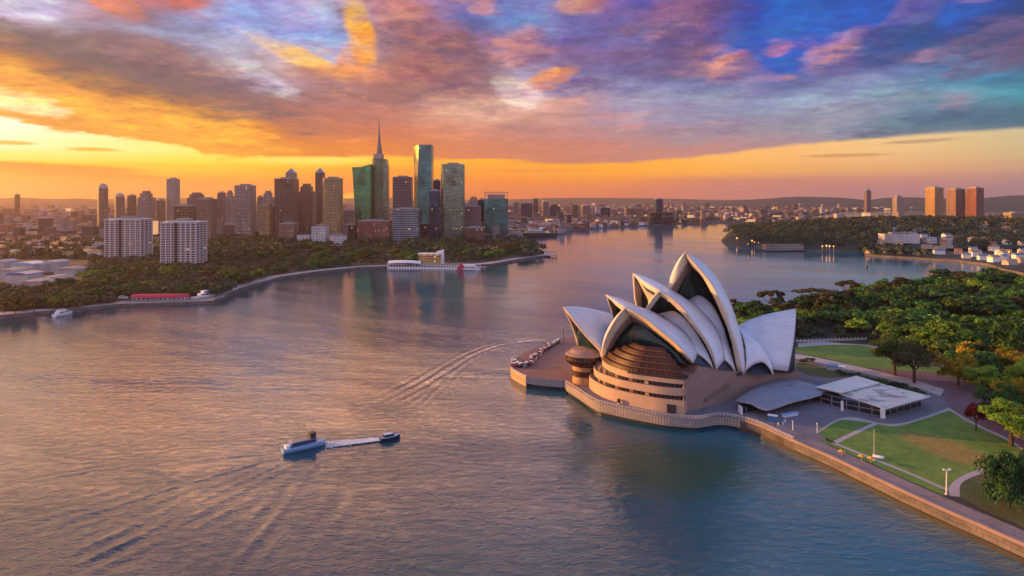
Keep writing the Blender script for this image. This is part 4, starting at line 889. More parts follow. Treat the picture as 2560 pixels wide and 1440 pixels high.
mb = MB(); q = P(1853, 1036, NZ); mb.box((q.x, q.y+1, 6.6), (.5, 4, 3.2)); mb.build('side_wall', M['white'], CAN, world=True)
for px, py in ((1872, 1042), (1930, 1040), (1985, 1024), (2030, 1012)):
    q = P(px, py, NZ); mb = MB(); mb.tube([(q.x, q.y+3, NZ), (q.x, q.y+3, 8)], .14); mb.build('column', M['grey'], CAN, world=True)
C2_ = thing('flat_canopy', 'low flat grey canopy roof tucked behind the arched canopy', 'canopy', (140, 318, NZ))
ra = curve([(1880, 966, 312), (1920, 953, 318), (1968, 947, 322), (2005, 953, 318), (2045, 964, 312)], 9); rb = curve([(1885, 970, 308), (1930, 962, 309), (1970, 961, 309), (2010, 972, 304), (2070, 983, 300)], 9)
mb = MB(); oriented(mb, loft(ra, rb, .05, (0, 0, 1)), (0, 0, 1)); o = mb.build('roof', [M['greyroof'], M['dark'], M['grey']], C2_, smooth=True, world=True)
s_ = o.modifiers.new('t', 'SOLIDIFY'); s_.thickness = .35; s_.offset = -1
mb = MB(); mb.prism([(c.x, c.y+1) for c in rb]+[(c.x, c.y-1) for c in ra[::-1]], NZ, 7.4); mb.build('wall', M['darkglass'], C2_, world=True)
# the two-slab white pavilion
PAV = thing('glass_pavilion', 'flat cream-roofed glass pavilion with two offset roof slabs beside the lawn', 'pavilion', (162, 295, NZ))
def slab(name, pxs, z, th, mats):
    mb = MB(); pts = [P(a, b_, z) for a, b_ in pxs]; mb.prism([(p.x, p.y) for p in pts], z-th, z, 1, 0); return mb.build(name, mats, PAV, world=True)
m, n, b = base('weathered_roof'); g = n.node('ShaderNodeNewGeometry', out=0)
f = n.mr(n.noise(g, .11, 7, .68, .5), .50, .58); st = n.mr(n.noise(n.mapping(g, (.05, .4, 1), (0, 0, .5)), 1., 4, .5), .45, .6)
n.put(b.inputs['Base Color'], n.mix(n.mul(f, .75), n.mix(n.mul(st, .5), (.74, .68, .58), (.62, .50, .40)), (.20, .17, .17))); b.inputs['Roughness'].default_value = .6; M['wroof'] = m
slab('roof_slab', [(2039, 967), (2140, 939), (2201, 957), (2104, 982)], 10.3, .5, [M['roofwhite'], M['concrete']])
slab('roof_slab', [(2098, 982), (2196, 957), (2326, 990), (2214, 1021)], 9.5, .55, [M['wroof'], M['white']])
for px, py, w_ in ((2106, 1027, .9), (2208, 1046, 1.8)):
    q = P(px, py, NZ); mb = MB(); mb.box((q.x, q.y+.3, 7.), (w_, .6, 4.1)); mb.build('column', M['white'], PAV, world=True)
base_p = [pz(2040, 1005), pz(2110, 1024), pz(2214, 1044), pz(2318, 1014), pz(2200, 985), pz(2130, 975)]
ctr = (sum(p[0] for p in base_p)/6, sum(p[1] for p in base_p)/6); ins = [(ctr[0]+(p[0]-ctr[0])*.9, ctr[1]+(p[1]-ctr[1])*.9) for p in base_p]
mb = MB(); mb.prism(ins, NZ, 9.); mb.build('glass_wall', M['darkglass'], PAV, world=True)
mb = MB()
for i in range(6):
    a, b_ = Vector(ins[i]), Vector(ins[(i+1) % 6]); L = (b_-a).length
    for k in range(int(L/5)+1):
        q = a.lerp(b_, min(1, k*5/L)); mb.box((q.x, q.y, 7), (.2, .2, 4))
    mb.box(((a.x+b_.x)/2, (a.y+b_.y)/2, 6.9), (L, .2, .18), math.atan2(b_.y-a.y, b_.x-a.x))
mb.build('window_frame', M['soffit'], PAV, world=True)
def obj1(name, mb, mats, label, cat, loc, group=None, rz=0, **kw):
    o = mb.build(name, mats, **kw); o.location = loc; o.rotation_euler = (0, 0, rz); return tag(o, label, cat, group)
# counter, kiosk and small street furniture
q = P(1975, 1040, NZ); t = thing('bar_counter', 'long pale blue outdoor bar counter in front of the arched canopy', 'bar counter', q, .42)
mb = MB(); mb.box((0, 0, .5), (7.5, 1.4, 1.)); mb.build('counter', M['white'], t)
mb = MB(); mb.box((0, 0, 1.06), (8.2, 2.1, .12)); mb.build('top', M['hullblue'], t)
q = P(1932, 1052, NZ); t = thing('ticket_booth', 'small blue booth at the front tip of the arched canopy', 'booth', q, -.5)
mb = MB(); mb.box((0, 0, 1.1), (3.4, 1.8, 2.2)); mb.build('wall', M['blue'], t); mb = MB(); mb.box((0, 0, 2.28), (3.9, 2.3, .16)); mb.build('roof', M['white'], t)
q = P(2087, 925, NZ); t = thing('low_shed', 'low shed with blue-and-white roof behind the canopies', 'shed', q, -.35)
mb = MB(); mb.box((0, 0, 1.1), (8, 3.4, 2.2)); mb.build('wall', M['concrete'], t); mb = MB(); mb.box((-1.5, 0, 2.3), (6, 4.0, .2)); mb.build('roof', M['blue'], t); mb = MB(); mb.box((3.2, 0, 2.3), (3.2, 4.0, .2)); mb.build('roof_panel', M['white'], t)
q = W(2502, 872, 430); t = thing('park_house', 'low house with pale roof among the trees at the right', 'house', (q.x, 430, 9), -.2)
mb = MB(); mb.box((0, 0, 2), (11, 7, 4)); mb.build('wall', M['soffit'], t)
mb = MB(); mb.face([(-6, -4, 4), (6, -4, 4), (6, 0, 6), (-6, 0, 6)]); mb.face([(-6, 0, 6), (6, 0, 6), (6, 4, 4), (-6, 4, 4)]); mb.face([(-6, 4, 4), (-6, -4, 4), (-6, 0, 6)]); mb.face([(6, -4, 4), (6, 4, 4), (6, 0, 6)]); mb.build('roof', M['grey'], t)
# back fence of the lawn
t = thing('park_fence', 'long pale fence along the far edge of the back lawn under the trees', 'fence', P(2080, 853, NZ))
mb = MB(); fl = [P(1992, 856, NZ), P(2165, 851, NZ)]; L = (fl[1]-fl[0]).length; an = math.atan2(fl[1].y-fl[0].y, fl[1].x-fl[0].x)
mb.box((*((fl[0]+fl[1])/2)[:2], NZ+.8), (L, .2, 1.3), an)
for k in range(19): q = fl[0].lerp(fl[1], k/18); mp = MB(); mp.box((q.x, q.y, NZ+1.1), (.5, .5, 2.2), an); mp.build('post', M['concrete'], t, world=True)
mb.build('panel', M['pathp'], t, world=True)
# bollards and lamps
def lamp_small(px, py, label, h=3.2, r=.14):
    q = P(px, py, NZ); t = thing('light_post', label, 'lamp post', q)
    mb = MB(); mb.tube([(0, 0, 0), (0, 0, h)], r); mb.cyl((0, 0, 0), .3, .3, .15, 10); mb.build('pole', M['white'], t)
    mb = MB(); mb.ball((0, 0, h+.25), .32); mb.build('lamp_globe', M['rail'], t)
lamp_small(1982, 1075, 'white light post on the plaza between canopy and sea wall')
lamp_small(2043, 1081, 'white light post at the near corner of the small lawn')
q = P(2366, 1236, NZ); t = thing('street_lamp', 'tall cream lamp mast with twin floodlights at the path corner', 'street lamp', q)
mb = MB(); mb.tube([(0, 0, 0), (.05, 0, 4), (.1, 0, 7.6)], [.26, .2, .16], 8); mb.cyl((0, 0, 0), .45, .4, .3, 12); mb.build('pole', M['roofwhite'], t)
mb = MB(); mb.box((.1, 0, 7.4), (2.0, .12, .12)); mb.build('cross_arm', M['roofwhite'], t)
for dx in (-.8, 1.0):
    mb = MB(); mb.box((dx, -.1, 7.7), (.7, .45, .4)); mb.build('floodlight', M['white'], t)
for px, lab in ((2104, 'left'), (2154, 'middle'), (2177, 'right')):
    q = P(px, 1140+(px-2104)*.24, NZ)
    lb = {'left': 'yellow sunshade by the sea wall nearest the small lawn', 'middle': 'yellow sunshade in the middle of the grass strip by the sea wall', 'right': 'yellow sunshade beside the foot of the thin flagpole'}[lab]
    t = thing('sunshade', lb, 'parasol', q, 0, 'yellow sunshades on the grass strip')
    mb = MB(); mb.tube([(0, 0, 0), (0, 0, 2.)], .05); mb.build('pole', M['white'], t)
    mb = MB(); mb.cyl((0, 0, 1.7), 1.25, .05, .65, 8); mb.build('canopy', M['yellow'] if 'yellow' in M else M.setdefault('yellow', plain('yellow_canvas', (.75, .36, .02), .6)), t)
q = P(2185, 1152, NZ); t = thing('flagpole', 'thin pale flagpole standing on the large lawn edge', 'flagpole', q)
mb = MB(); mb.tube([(0, 0, 0), (0, 0, 11)], [.09, .04], 6); mb.build('pole', M['white'], t); mb = MB(); mb.cyl((0, 0, 0), .4, .4, .3, 10); mb.build('base', M['concrete'], t)
q = P(2196, 1144, NZ); t = thing('dinghy', 'small upturned white dinghy lying beside the flagpole', 'boat', q, -.6)
def hull(L, B, D, n=13, sheer=.25, blunt=.55, z0=0., stern=.8):
    rows = []
    for i in range(n):
        t_ = i/(n-1); x = -L/2+L*t_; wv = B/2*(min(1, stern+(1-stern)*t_*4) if t_ < .3 else 1)*(1-max(0, (t_-blunt)/(1-blunt))**2.2); wv = max(wv, .02); s = sheer*(t_-.3)**2*2
        rows.append([(x, -wv, D+s), (x, -wv*.92, D*.45+s*.4), (x, -wv*.6, z0), (x, 0, z0-.15), (x, wv*.6, z0), (x, wv*.92, D*.45+s*.4), (x, wv, D+s)])
    return rows
mb = MB(); r_ = hull(3.6, 1.5, .6); mb.grid([[(x, y, .75-z) for x, y, z in rr] for rr in r_]); mb.build('hull', M['white'], t, smooth=True)
mb = MB(); mb.tube([(-1.5, 0, .9), (1.5, 0, .95)], .06); mb.build('keel', M['dark'], t)
for px, py in ((2112, 1150), (2190, 1184)):
    pass
q = P(2102, 1139, NZ); t = thing('mooring_davit', 'black iron davit with ladder on the sea wall coping', 'davit', (q.x, q.y, 5.25), -.5)
mb = MB(); mb.tube([(0, 0, 0), (0, 0, 1.6), (.2, -.4, 2.1), (.5, -1.2, 2.2)], .09); mb.build('post', M['dark'], t); mb = MB(); mb.tube([(.5, -1.2, 2.2), (.5, -1.25, -3.5)], .06); mb.tube([(.9, -1.2, 1.0), (.9, -1.25, -3.5)], .06); mb.build('ladder', M['dark'], t)
q = P(1405, 880, NZ); t = thing('flag_mast', 'dark slender mast at the far corner of the forecourt', 'mast', P(1409, 852, NZ))
mb = MB(); mb.tube([(0, 0, 0), (0, 0, 8.5)], [.22, .12], 6); mb.build('pole', M['dark'], t); mb = MB(); mb.cyl((0, 0, 0), .6, .5, .4, 10); mb.build('base', M['dark'], t)
q = P(1547, 1010, NZ); t = thing('sculpture', 'dark rounded sculpture on a base by the terrace railing', 'sculpture', q)
mb = MB(); mb.ball((0, 0, 1.5), .95, 12, 8); mb.build('body', M['dark'], t, smooth=True); mb = MB(); mb.cyl((0, 0, 0), .7, .6, .7, 10); mb.build('base', M['concrete'], t)
# cafe umbrellas along the forecourt edge
fe = cr([tuple(P(1286, 905, NZ)[:2]), tuple(P(1300, 918, NZ)[:2]), tuple(P(1325, 915, NZ)[:2]), tuple(P(1345, 893, NZ)[:2]), tuple(P(1375, 870, NZ)[:2]), tuple(P(1398, 856, NZ)[:2])], 12)
proto = None; k = 0
for i in range(30):
    f_ = (i/29)**1.35; j = int(f_*(len(fe)-1)); x, y = fe[j]; wd = 7*(1-f_)+1.2; x += rnd.uniform(-wd, wd*.2)*.8+.5; y += rnd.uniform(-wd*.2, wd)*.9
    if not inpoly(x, y, near2): continue
    if proto is None:
        proto = t = thing('cafe_umbrella', '', 'umbrella'); mb = MB(); mb.tube([(0, 0, 0), (0, 0, 2.5)], .05); mb.build('pole', M['dark'], t)
        mb = MB(); mb.cyl((0, 0, 2.1), .95, .05, .5, 8); mb.build('canopy', M['white'], t); mb = MB(); mb.cyl((0, 0, .7), .5, .5, .06, 8); mb.tube([(0, 0, 0), (0, 0, .7)], .08); mb.build('table', M['dark'], t)
    else: t = copy_tree(proto)
    t.location = (x, y, NZ); t.rotation_euler = (0, 0, rnd.uniform(0, 3)); t['label'] = 'white café umbrella over a table on the crowded forecourt edge'; t['group'] = 'café umbrellas on the forecourt edge'
mb = MB()
for i in range(900):
    f_ = rnd.random()**1.3; j = int(f_*(len(fe)-1)); x, y = fe[j]; wd = 8*(1-f_)+1.4; x += rnd.uniform(-wd, wd*.2)*.8+.5; y += rnd.uniform(-wd*.2, wd)*.9
    if not inpoly(x, y, near2): continue
    a = rnd.uniform(0, 3); h = rnd.uniform(1.5, 1.85); mi = rnd.choice([0, 0, 0, 1, 2, 3])
    mb.tube([(x, y, NZ), (x, y, NZ+h*.5), (x, y, NZ+h*.8), (x, y, NZ+h*.84)], [.16, .2, .26, .08], 5, mi); mb.ball((x, y, NZ+h*.93), .13, 5, 4, 4)
o = mb.build('crowd', [M['dark'], M['white'], M['navy'], M['red'], M['skin']]); tag(o, 'dense crowd of guests standing along the forecourt edge', 'crowd', None, 'stuff')
# people one can pick out
def person_mesh():
    mb = MB(); mb.tube([(0, 0, .86), (0, 0, 1.0), (0, 0, 1.2), (0, 0, 1.42), (0, 0, 1.47), (0, 0, 1.52), (0, 0, 1.6), (0, 0, 1.7), (0, 0, 1.76)], [.17, .165, .17, .20, .07, .065, .10, .105, .03], 8)
    for s in (-1, 1):
        mb.tube([(s*.09, 0, .92), (s*.1, .02, .48), (s*.11, -.02+s*.06, .06), (s*.11, .1+s*.06, .03)], [.10, .07, .05, .04], 6)
        mb.tube([(s*.19, 0, 1.4), (s*.25, -.02, 1.12), (s*.26, .06, .86), (s*.26, .08, .78)], [.06, .048, .038, .03], 6)
    return mb
pm = {}
def person(px, py, mat, label, group=None, z=NZ, rz=0.):
    q = P(px, py, z); o = person_mesh().build('person', [M[mat]], smooth=True)
    md = o.modifiers.new('skin', 'REMESH'); md.mode = 'VOXEL'; md.voxel_size = .035
    o.location = q; o.rotation_euler = (0, 0, rz); tag(o, label, 'person', group)
    return o
person(2386, 978, 'red', 'person in a red coat walking on the maroon road', rz=.4)
for i, (px, py, mt, lb) in enumerate([(1946, 1066, 'white', 'person in white standing nearest the blue booth'), (1952, 1062, 'dark', 'person in dark clothes just behind the one in white at the booth'), (1958, 1064, 'hullblue', 'person in pale blue between booth and bar counter'), (1963, 1058, 'white', 'person in white next to the end of the bar counter'), (1938, 1068, 'dark', 'person in dark clothes in front of the blue booth'), (2390, 1003, 'red', 'second person in red, nearer the pavilion'), (1876, 1052, 'dark', 'person in dark clothes under the left corner of the arched canopy'), (1893, 1057, 'skin', 'person in tan clothes under the arched canopy'), (1600, 1019, 'dark', 'person in dark clothes walking by the terrace railing'), (1760, 1028, 'dark', 'person in dark clothes where the lattice wall bends')]):
    person(px, py, mt, lb, 'visitors on the plaza', rz=i)

# ------------------------------------------------------------------ vessels
def vessel(name, label, cat, loc, rz, L, B, D, hullm, cabins, extra=None, group=None, stripe=None):
    t = thing(name, label, cat, loc, rz, group); r_ = hull(L, B, D)
    mb = MB(); mb.grid(r_); mb.face([r_[0][k] for k in range(7)]); mb.build('hull', hullm, t)
    mb = MB(); mb.grid([[(rr[0][0], rr[0][1]*.96, rr[0][2]-.12), (rr[6][0], rr[6][1]*.96, rr[6][2]-.12)] for rr in r_]); mb.build('deck', M['concrete'] if not stripe else stripe, t)
    mb = MB(); mb.tube([rr[0] for rr in r_], .09, 4); mb.tube([rr[6] for rr in r_], .09, 4); mb.build('gunwale', M['white'], t)
    for nm, x, z, l, w_, h, mt in cabins:
        mb = MB(); pl_ = [(x-l/2, -w_/2), (x+l/2-w_*.3, -w_/2), (x+l/2, -w_*.25), (x+l/2, w_*.25), (x+l/2-w_*.3, w_/2), (x-l/2, w_/2)]
        mb.prism(pl_, z, z+h, scale=.96); c = mb.build(nm, M[mt], t)
        if nm == 'cabin' and h > .9:
            mw = MB()
            for s in (-1, 1): mw.box((x, s*w_*.49, z+h*.62), (l*.82, .12, h*.36))
            mw.box((x+l*.49, 0, z+h*.62), (.12, w_*.45, h*.36)); mw.build('window', M['darkglass'], c if False else t)
    if extra: extra(t)
    return t
a, b_ = P(708, 1134), P(812, 1110); c = (a+b_)/2; an = math.atan2(b_.y-a.y, b_.x-a.x)
def fx(t):
    mb = MB()
    for i in range(7): mb.tube([(-4.6+i*1.1, -1.5, 3.9), (-4.6+i*1.1, -1.5, 4.7)], .04, 4); mb.tube([(-4.6+i*1.1, 1.5, 3.9), (-4.6+i*1.1, 1.5, 4.7)], .04, 4)
    mb.tube([(-4.8, -1.5, 4.7), (2.2, -1.5, 4.7)], .05, 4); mb.tube([(-4.8, 1.5, 4.7), (2.2, 1.5, 4.7)], .05, 4); mb.build('railing', M['drumwall'], t)
    mb = MB(); mb.tube([(3., 0, 5.6), (3., 0, 7.8)], .07); mb.tube([(2.6, 0, 6.9), (3.4, 0, 6.9)], .05); mb.build('mast', M['dark'], t)
    mb = MB(); mb.box((-6.6, 0, 2.1), (1.6, 2.6, 1.5)); mb.build('stern_locker', M['white'], t)
FER = vessel('ferry', 'pale blue passenger ferry with dark upper deck, followed by white foam ahead', 'ferry', (c.x, c.y, 0.), an, 17, 4.8, 1.9, M['hullblue'],
       [('cabin', -.8, 1.7, 10.5, 3.9, 2.0, 'blue'), ('upper_deck', -1.2, 3.7, 8.2, 3.4, .2, 'soffit'), ('wheelhouse', 3.1, 3.9, 2.6, 2.8, 1.8, 'dark')], fx)
FER['label'] = 'pale blue passenger ferry with brown top deck and dark wheelhouse'
a, b_ = P(951, 1103), P(999, 1094); c = (a+b_)/2; an = math.atan2(b_.y-a.y, b_.x-a.x)
vessel('speedboat', 'navy blue speedboat leaving a broad foam trail towards the ferry', 'speedboat', (c.x, c.y, .1), an, 8.4, 3.0, 1.3, M['navyhull'], [('cabin', -.6, 1.2, 4.2, 2.3, 1.1, 'navyhull'), ('roof', -.8, 2.3, 3.4, 2.1, .12, 'hullblue')])
# foam trail: broken lumps of froth on the surface
mb = MB(); fa_, fb_ = P(818, 1113), P(952, 1100)
for i in range(7000):
    s = rnd.random(); q = fa_.lerp(fb_, s); d = (fb_-fa_).normalized(); nr = Vector((-d.y, d.x, 0)); wd = 1.3+(1-s)*1.5
    u = rnd.gauss(0, .5)*wd if rnd.random() < .55 else rnd.choice((-1, 1))*wd*rnd.uniform(.8, 1.15)
    if rnd.random() > .25+.75*s: continue
    q = q+nr*u; r_ = rnd.uniform(.06, .30); e = d*r_*rnd.uniform(1.2, 3.2); f_ = nr*r_*.7; z = rnd.uniform(.28, .40)+.10*s
    mb.face([q-e+Vector((0, 0, z-.2)), q-f_+Vector((0, 0, z)), q+e+Vector((0, 0, z-.2)), q+f_+Vector((0, 0, z))])
M['foam'] = plain('foam', (.80, .84, .88), .6, var=.08)
o = mb.build('foam', M['foam']); tag(o, 'broad white foam trail between speedboat and ferry', 'foam', None, 'stuff')
mb = MB(); path_ = cr([(708, 1135), (600, 1142), (450, 1155), (300, 1168)], 10)
q = P(2167, 668); t = thing('channel_marker', 'dark channel marker standing in the cove at the right', 'channel marker', (q.x, q.y, 0))
mb = MB(); mb.cyl((0, 0, -.5), 2.0, 1.6, 2.6, 12); mb.build('base', M['dark'], t); mb = MB(); mb.tube([(0, 0, 2), (0, 0, 6)], [.7, .3], 8); mb.build('post', M['dark'], t); mb = MB(); mb.ball((0, 0, 6.6), .8); mb.build('topmark', M['dark'], t)
a, b_ = P(131, 795), P(184, 784); c = (a+b_)/2; an = math.atan2(b_.y-a.y, b_.x-a.x)
vessel('motor_yacht', 'white motor yacht with flybridge moored off the left quay', 'yacht', (c.x, c.y, 0), an, 18, 5.6, 2.4, M['white'], [('cabin', -1.5, 2.2, 10, 4.4, 2.0, 'white'), ('flybridge', -2, 4.2, 6, 3.6, 1.2, 'white'), ('sunroof', -2.4, 5.8, 4, 3.2, .15, 'grey')])
# pier with the long red roof
a, b_ = P(300, 766), P(530, 758); QP = thing('pier', 'low stone pier under the long red-roofed shed on the left shore', 'pier', ((a.x+b_.x)/2, (a.y+b_.y)/2, 0))
mb = MB(); mb.prism([(a.x, a.y), (b_.x, b_.y), (b_.x+4, b_.y+26), (a.x+14, a.y+22)], -1, 3.2, 0, 1); mb.build('platform', [M['quay'], M['cope']], QP, world=True)
q0, q1 = P(322, 752, 3.2), P(466, 750, 3.2); c = (q0+q1)/2; L = (q1-q0).length
t = thing('boat_shed', 'long boat shed with bright crimson curved roof on the left pier', 'boat shed', (c.x, c.y+5, 3.2), math.atan2(q1.y-q0.y, q1.x-q0.x))
mb = MB(); mb.box((0, 0, 1.3), (L-4, 8, 2.6)); mb.build('wall', M['concrete'], t)
mb = MB(); rows = []
for i in range(15):
    x = -L/2+L*i/14; tp = 1-abs(i/14*2-1)**4*.5
    rows.append([(x, -6*tp, 2.5), (x, -4.6*tp, 4.2), (x, 0, 5.6*(.86+.14*tp)), (x, 4.6*tp, 4.2), (x, 6*tp, 2.5)])
mb.grid(rows, flip=True); mb.face(rows[0]); mb.face(rows[-1]); mb.build('roof', M['red'], t, smooth=False)
mb = MB()
for k in range(12): mb.box((-L/2+4+k*(L-8)/11, -4.1, 1.3), (1.5, .2, 1.5))
mb.build('window', M['darkglass'], t)
a, b_ = P(478, 757), P(536, 748); c = (a+b_)/2; an = math.atan2(b_.y-a.y, b_.x-a.x)
vessel('white_cruiser', 'white harbour cruiser with two window decks at the right end of the pier', 'cruise boat', (c.x-1, c.y+4, 1.5), an, 24, 6, 3.0, M['white'], [('cabin', 1, 2.8, 13, 5, 2.6, 'white'), ('cabin', 2.5, 5.4, 9, 4.4, 2.4, 'white')])
q = P(298, 757); vessel('launch', 'small white launch moored at the left end of the pier', 'launch', (q.x, q.y+6, 3.2), .1, 9, 3, 1.3, M['white'], [('cabin', -.5, 1.2, 4, 2.3, 1.3, 'white')])
# far ferry wharf ship
a, b_ = P(1305, 592), P(1391, 591); c = (a+b_)/2
vessel('cargo_ship', 'large dark-hulled ship with pale deckhouses moored on the far shore', 'ship', (c.x, c.y+12, 0), .02, 92, 16, 9, M['dark'], [('cabin', -8, 8, 56, 12, 6, 'concrete'), ('cabin', -10, 14, 36, 10, 5, 'white'), ('bridge', 6, 19, 10, 9, 4, 'white')])
# floating pavilion group
PV = thing('floating_pavilion', 'white waterside pavilion deck with long vaulted roof and colonnade', 'pavilion', P(1010, 671))
d0, d1 = P(968, 671), P(1200, 674)
def loc2(f_, dep, z): p = d0.lerp(d1, f_); return Vector((p.x, p.y+dep, z))
mb = MB(); mb.prism([tuple(loc2(0, 0, 0)[:2]), tuple(loc2(1, 0, 0)[:2]), tuple(loc2(1, 30, 0)[:2]), tuple(loc2(0, 30, 0)[:2])], -1, 2.2, 0, 1); mb.build('deck', [M['white'], M['cope']], PV, world=True)
mb = MB(); mb.prism([tuple(loc2(.02, 4, 0)[:2]), tuple(loc2(.34, 4, 0)[:2]), tuple(loc2(.34, 20, 0)[:2]), tuple(loc2(.02, 20, 0)[:2])], 2.2, 7., 0, 0); mb.build('hall', M['darkglass'], PV, world=True)
mb = MB(); rows = []
for i in range(9):
    f_ = .0+.36*i/8; rows.append([loc2(f_, dep, z+1.2*math.sin(math.pi*i/8)) for dep, z in ((2, 6.6), (7, 8.8), (12, 9.4), (17, 8.8), (22, 6.6))])
mb.grid(rows, flip=True); mb.build('roof', M['white'], PV, world=True)
mb = MB()
for i in range(34): q = loc2(i/33, 1.2, 0); mb.box((q.x, q.y, 4.0), (.6, .6, 3.8))
p0, p1 = loc2(0, 1.2, 0), loc2(1, 1.2, 0); mb.box(((p0.x+p1.x)/2, p0.y, 6.0), ((p1-p0).length, .8, .5)); mb.build('colonnade', M['white'], PV, world=True)
g0, g1 = P(1044, 668), P(1100, 668); c = (g0+g1)/2; L = (g1-g0).length
t = thing('gold_hall', 'drum-like golden sandstone hall with lit windows on the floating deck', 'hall', (c.x, c.y+16, 2.2))
mb = MB(); mb.prism([(x*L/2, y*9) for x, y in ((-1, -.8), (-.6, -1), (.6, -1), (1, -.8), (1, 1), (-1, 1))], 0, 15, 0, 1); mb.build('wall', [M['gold'], M['cope']], t)
mb = MB(); mb.prism([(x*L/2*1.06, y*9.6) for x, y in ((-1, -.8), (-.6, -1), (.6, -1), (1, -.8), (1, 1), (-1, 1))], 15, 16.2); mb.build('cornice', M['roofwhite'], t)
mb = MB(); mb.face([(L*.3, -4, 16.2), (L*.62, -4, 16.2), (L*.62, -4, 21), (L*.3, -4, 18.5)]); mb.face([(L*.62, -4, 0), (L*.62, 6, 0), (L*.62, 6, 21), (L*.62, -4, 21)]); mb.face([(L*.3, -4, 18.5), (L*.62, -4, 21), (L*.62, 6, 21), (L*.3, 6, 18.5)]); mb.face([(L*.5, -4, 0), (L*.62, -4, 0), (L*.62, -4, 16.2), (L*.5, -4, 16.2)]); mb.build('fin_roof', M['white'], t)
a, b_ = P(1134, 678), P(1200, 674); c = (a+b_)/2
t = vessel('showboat', 'white showboat with red sail-like bow marking beside the golden hall', 'boat', (c.x, c.y-2, 0), .03, 30, 9, 3.0, M['white'], [('cabin', 2, 2.8, 22, 7, 3.0, 'white'), ('upper_deck', 3, 5.8, 17, 6, 2.2, 'white')])
mb = MB(); mb.face([(-14, -4.7, 1.5), (-5, -4.7, 1.0), (-3, -4.0, 6.5), (-8, -4.0, 10.)]); mb.face([(-14, -4.5, 1.5), (-8, -3.8, 10.), (-3, -3.8, 6.5), (-5, -4.5, 1.0)]); mb.build('red_panel', M['red'], t)
mb = MB(); mb.prism([tuple(P(1196, 672)[:2]), tuple(P(1216, 671)[:2]), tuple(P(1216, 668)[:2]), tuple(P(1196, 669)[:2])], -.5, 1.6); o = mb.build('jetty', M['cope']); tag(o, 'short wooden jetty right of the showboat', 'jetty')
q = P(1358, 638, 3); t = thing('timber_jetty', 'timber jetty with open frame shelters at the tip of the tree point', 'jetty', (q.x, q.y, 0))
mb = MB(); mb.box((0, 4, 2.6), (46, 16, .8)); mb.build('deck', M['soffit'], t)
mb = MB()
for i in range(9):
    for j in (0, 1): mb.box((-22+i*5.5, -2+12*j, 4.6), (.5, .5, 9)); 
for z in (7, 9): mb.box((0, -2, z), (46, .4, .4)); mb.box((0, 10, z), (40, .4, .4))
mb.tube([(-6, 4, 3), (-6, 4, 24)], .25); mb.build('frame', M['soffit'], t)

sheet('lawn', [(1988, 906), (2040, 912), (2092, 930), (2130, 940), (2075, 946), (2020, 938), (1992, 925)], M['lawn3'], .026)

# ------------------------------------------------------------------ trees
def leaf_mesh(name, kind, seed, nq, mat='leaf'):
    rg = np.random.RandomState(seed); cs = []
    if kind == 'round':
        for i in range(26):
            th, ph = rg.uniform(0, 6.28), math.acos(rg.uniform(-.35, 1)); r = rg.uniform(.55, .95); cs.append((3.6*r*math.sin(ph)*math.cos(th), 3.6*r*math.sin(ph)*math.sin(th), 5.6+3.6*r*math.cos(ph), rg.uniform(1.0, 1.7)))
    elif kind == 'flat':
        for i in range(24):
            th = rg.uniform(0, 6.28); r = math.sqrt(rg.uniform(0, 1))*5.2; cs.append((r*math.cos(th), r*math.sin(th), 9.6-.055*r*r+rg.uniform(-.5, .4), rg.uniform(.7, 1.25)))
    elif kind == 'wide':
        for i in range(34):
            th, ph = rg.uniform(0, 6.28), math.acos(rg.uniform(-.32, 1)); r = rg.uniform(.5, 1.0); cs.append((5.2*r*math.sin(ph)*math.cos(th), 5.2*r*math.sin(ph)*math.sin(th), 3.6+4.3*r*math.cos(ph), rg.uniform(1.1, 1.9)))
    elif kind == 'tall':
        for i in range(24):
            z = rg.uniform(0, 1); th = rg.uniform(0, 6.28); r = (2.4*math.sin(math.pi*(.15+.8*z)))*rg.uniform(.4, 1); cs.append((r*math.cos(th), r*math.sin(th), 3+7.5*z, rg.uniform(.9, 1.4)))
    V = []; lv = []
    per = nq//len(cs)
    for cx_, cy_, cz_, r in cs:
        d = rg.normal(size=(per, 3)); d /= np.linalg.norm(d, axis=1)[:, None]; d[:, 2] = np.where(d[:, 2] < -.3, -d[:, 2]*.6, d[:, 2])
        p = np.array([cx_, cy_, cz_])+d*r*rg.uniform(.72, 1.08, (per, 1))*np.array([1, 1, .85])
        nrm = d+rg.normal(size=(per, 3))*.55; nrm /= np.linalg.norm(nrm, axis=1)[:, None]
        a = np.cross(nrm, rg.normal(size=(per, 3))); a /= np.linalg.norm(a, axis=1)[:, None]; b2 = np.cross(nrm, a); s = rg.uniform(.20, .42, (per, 1))*(1.55 if nq < 1500 else 1.1 if nq < 5000 else .62)
        V.append(np.stack([p-a*s, p-b2*s*.7, p+a*s, p+b2*s*.7], 1)); base_ = rg.uniform(.2, .8); lv.append(np.clip(rg.normal(base_, .18, per), 0, 1))
    V = np.concatenate(V).reshape(-1, 3); lv = np.concatenate(lv); n_ = len(lv)
    me = bpy.data.meshes.new(name); me.vertices.add(n_*4); me.vertices.foreach_set('co', V.astype(np.float32).ravel()); me.loops.add(n_*4); me.loops.foreach_set('vertex_index', np.arange(n_*4, dtype=np.int32))
    me.polygons.add(n_); me.polygons.foreach_set('loop_start', np.arange(0, n_*4, 4, dtype=np.int32)); me.update()
    at = me.attributes.new('lv', 'FLOAT', 'FACE'); at.data.foreach_set('value', lv.astype(np.float32)); me.materials.append(M[mat]); return me
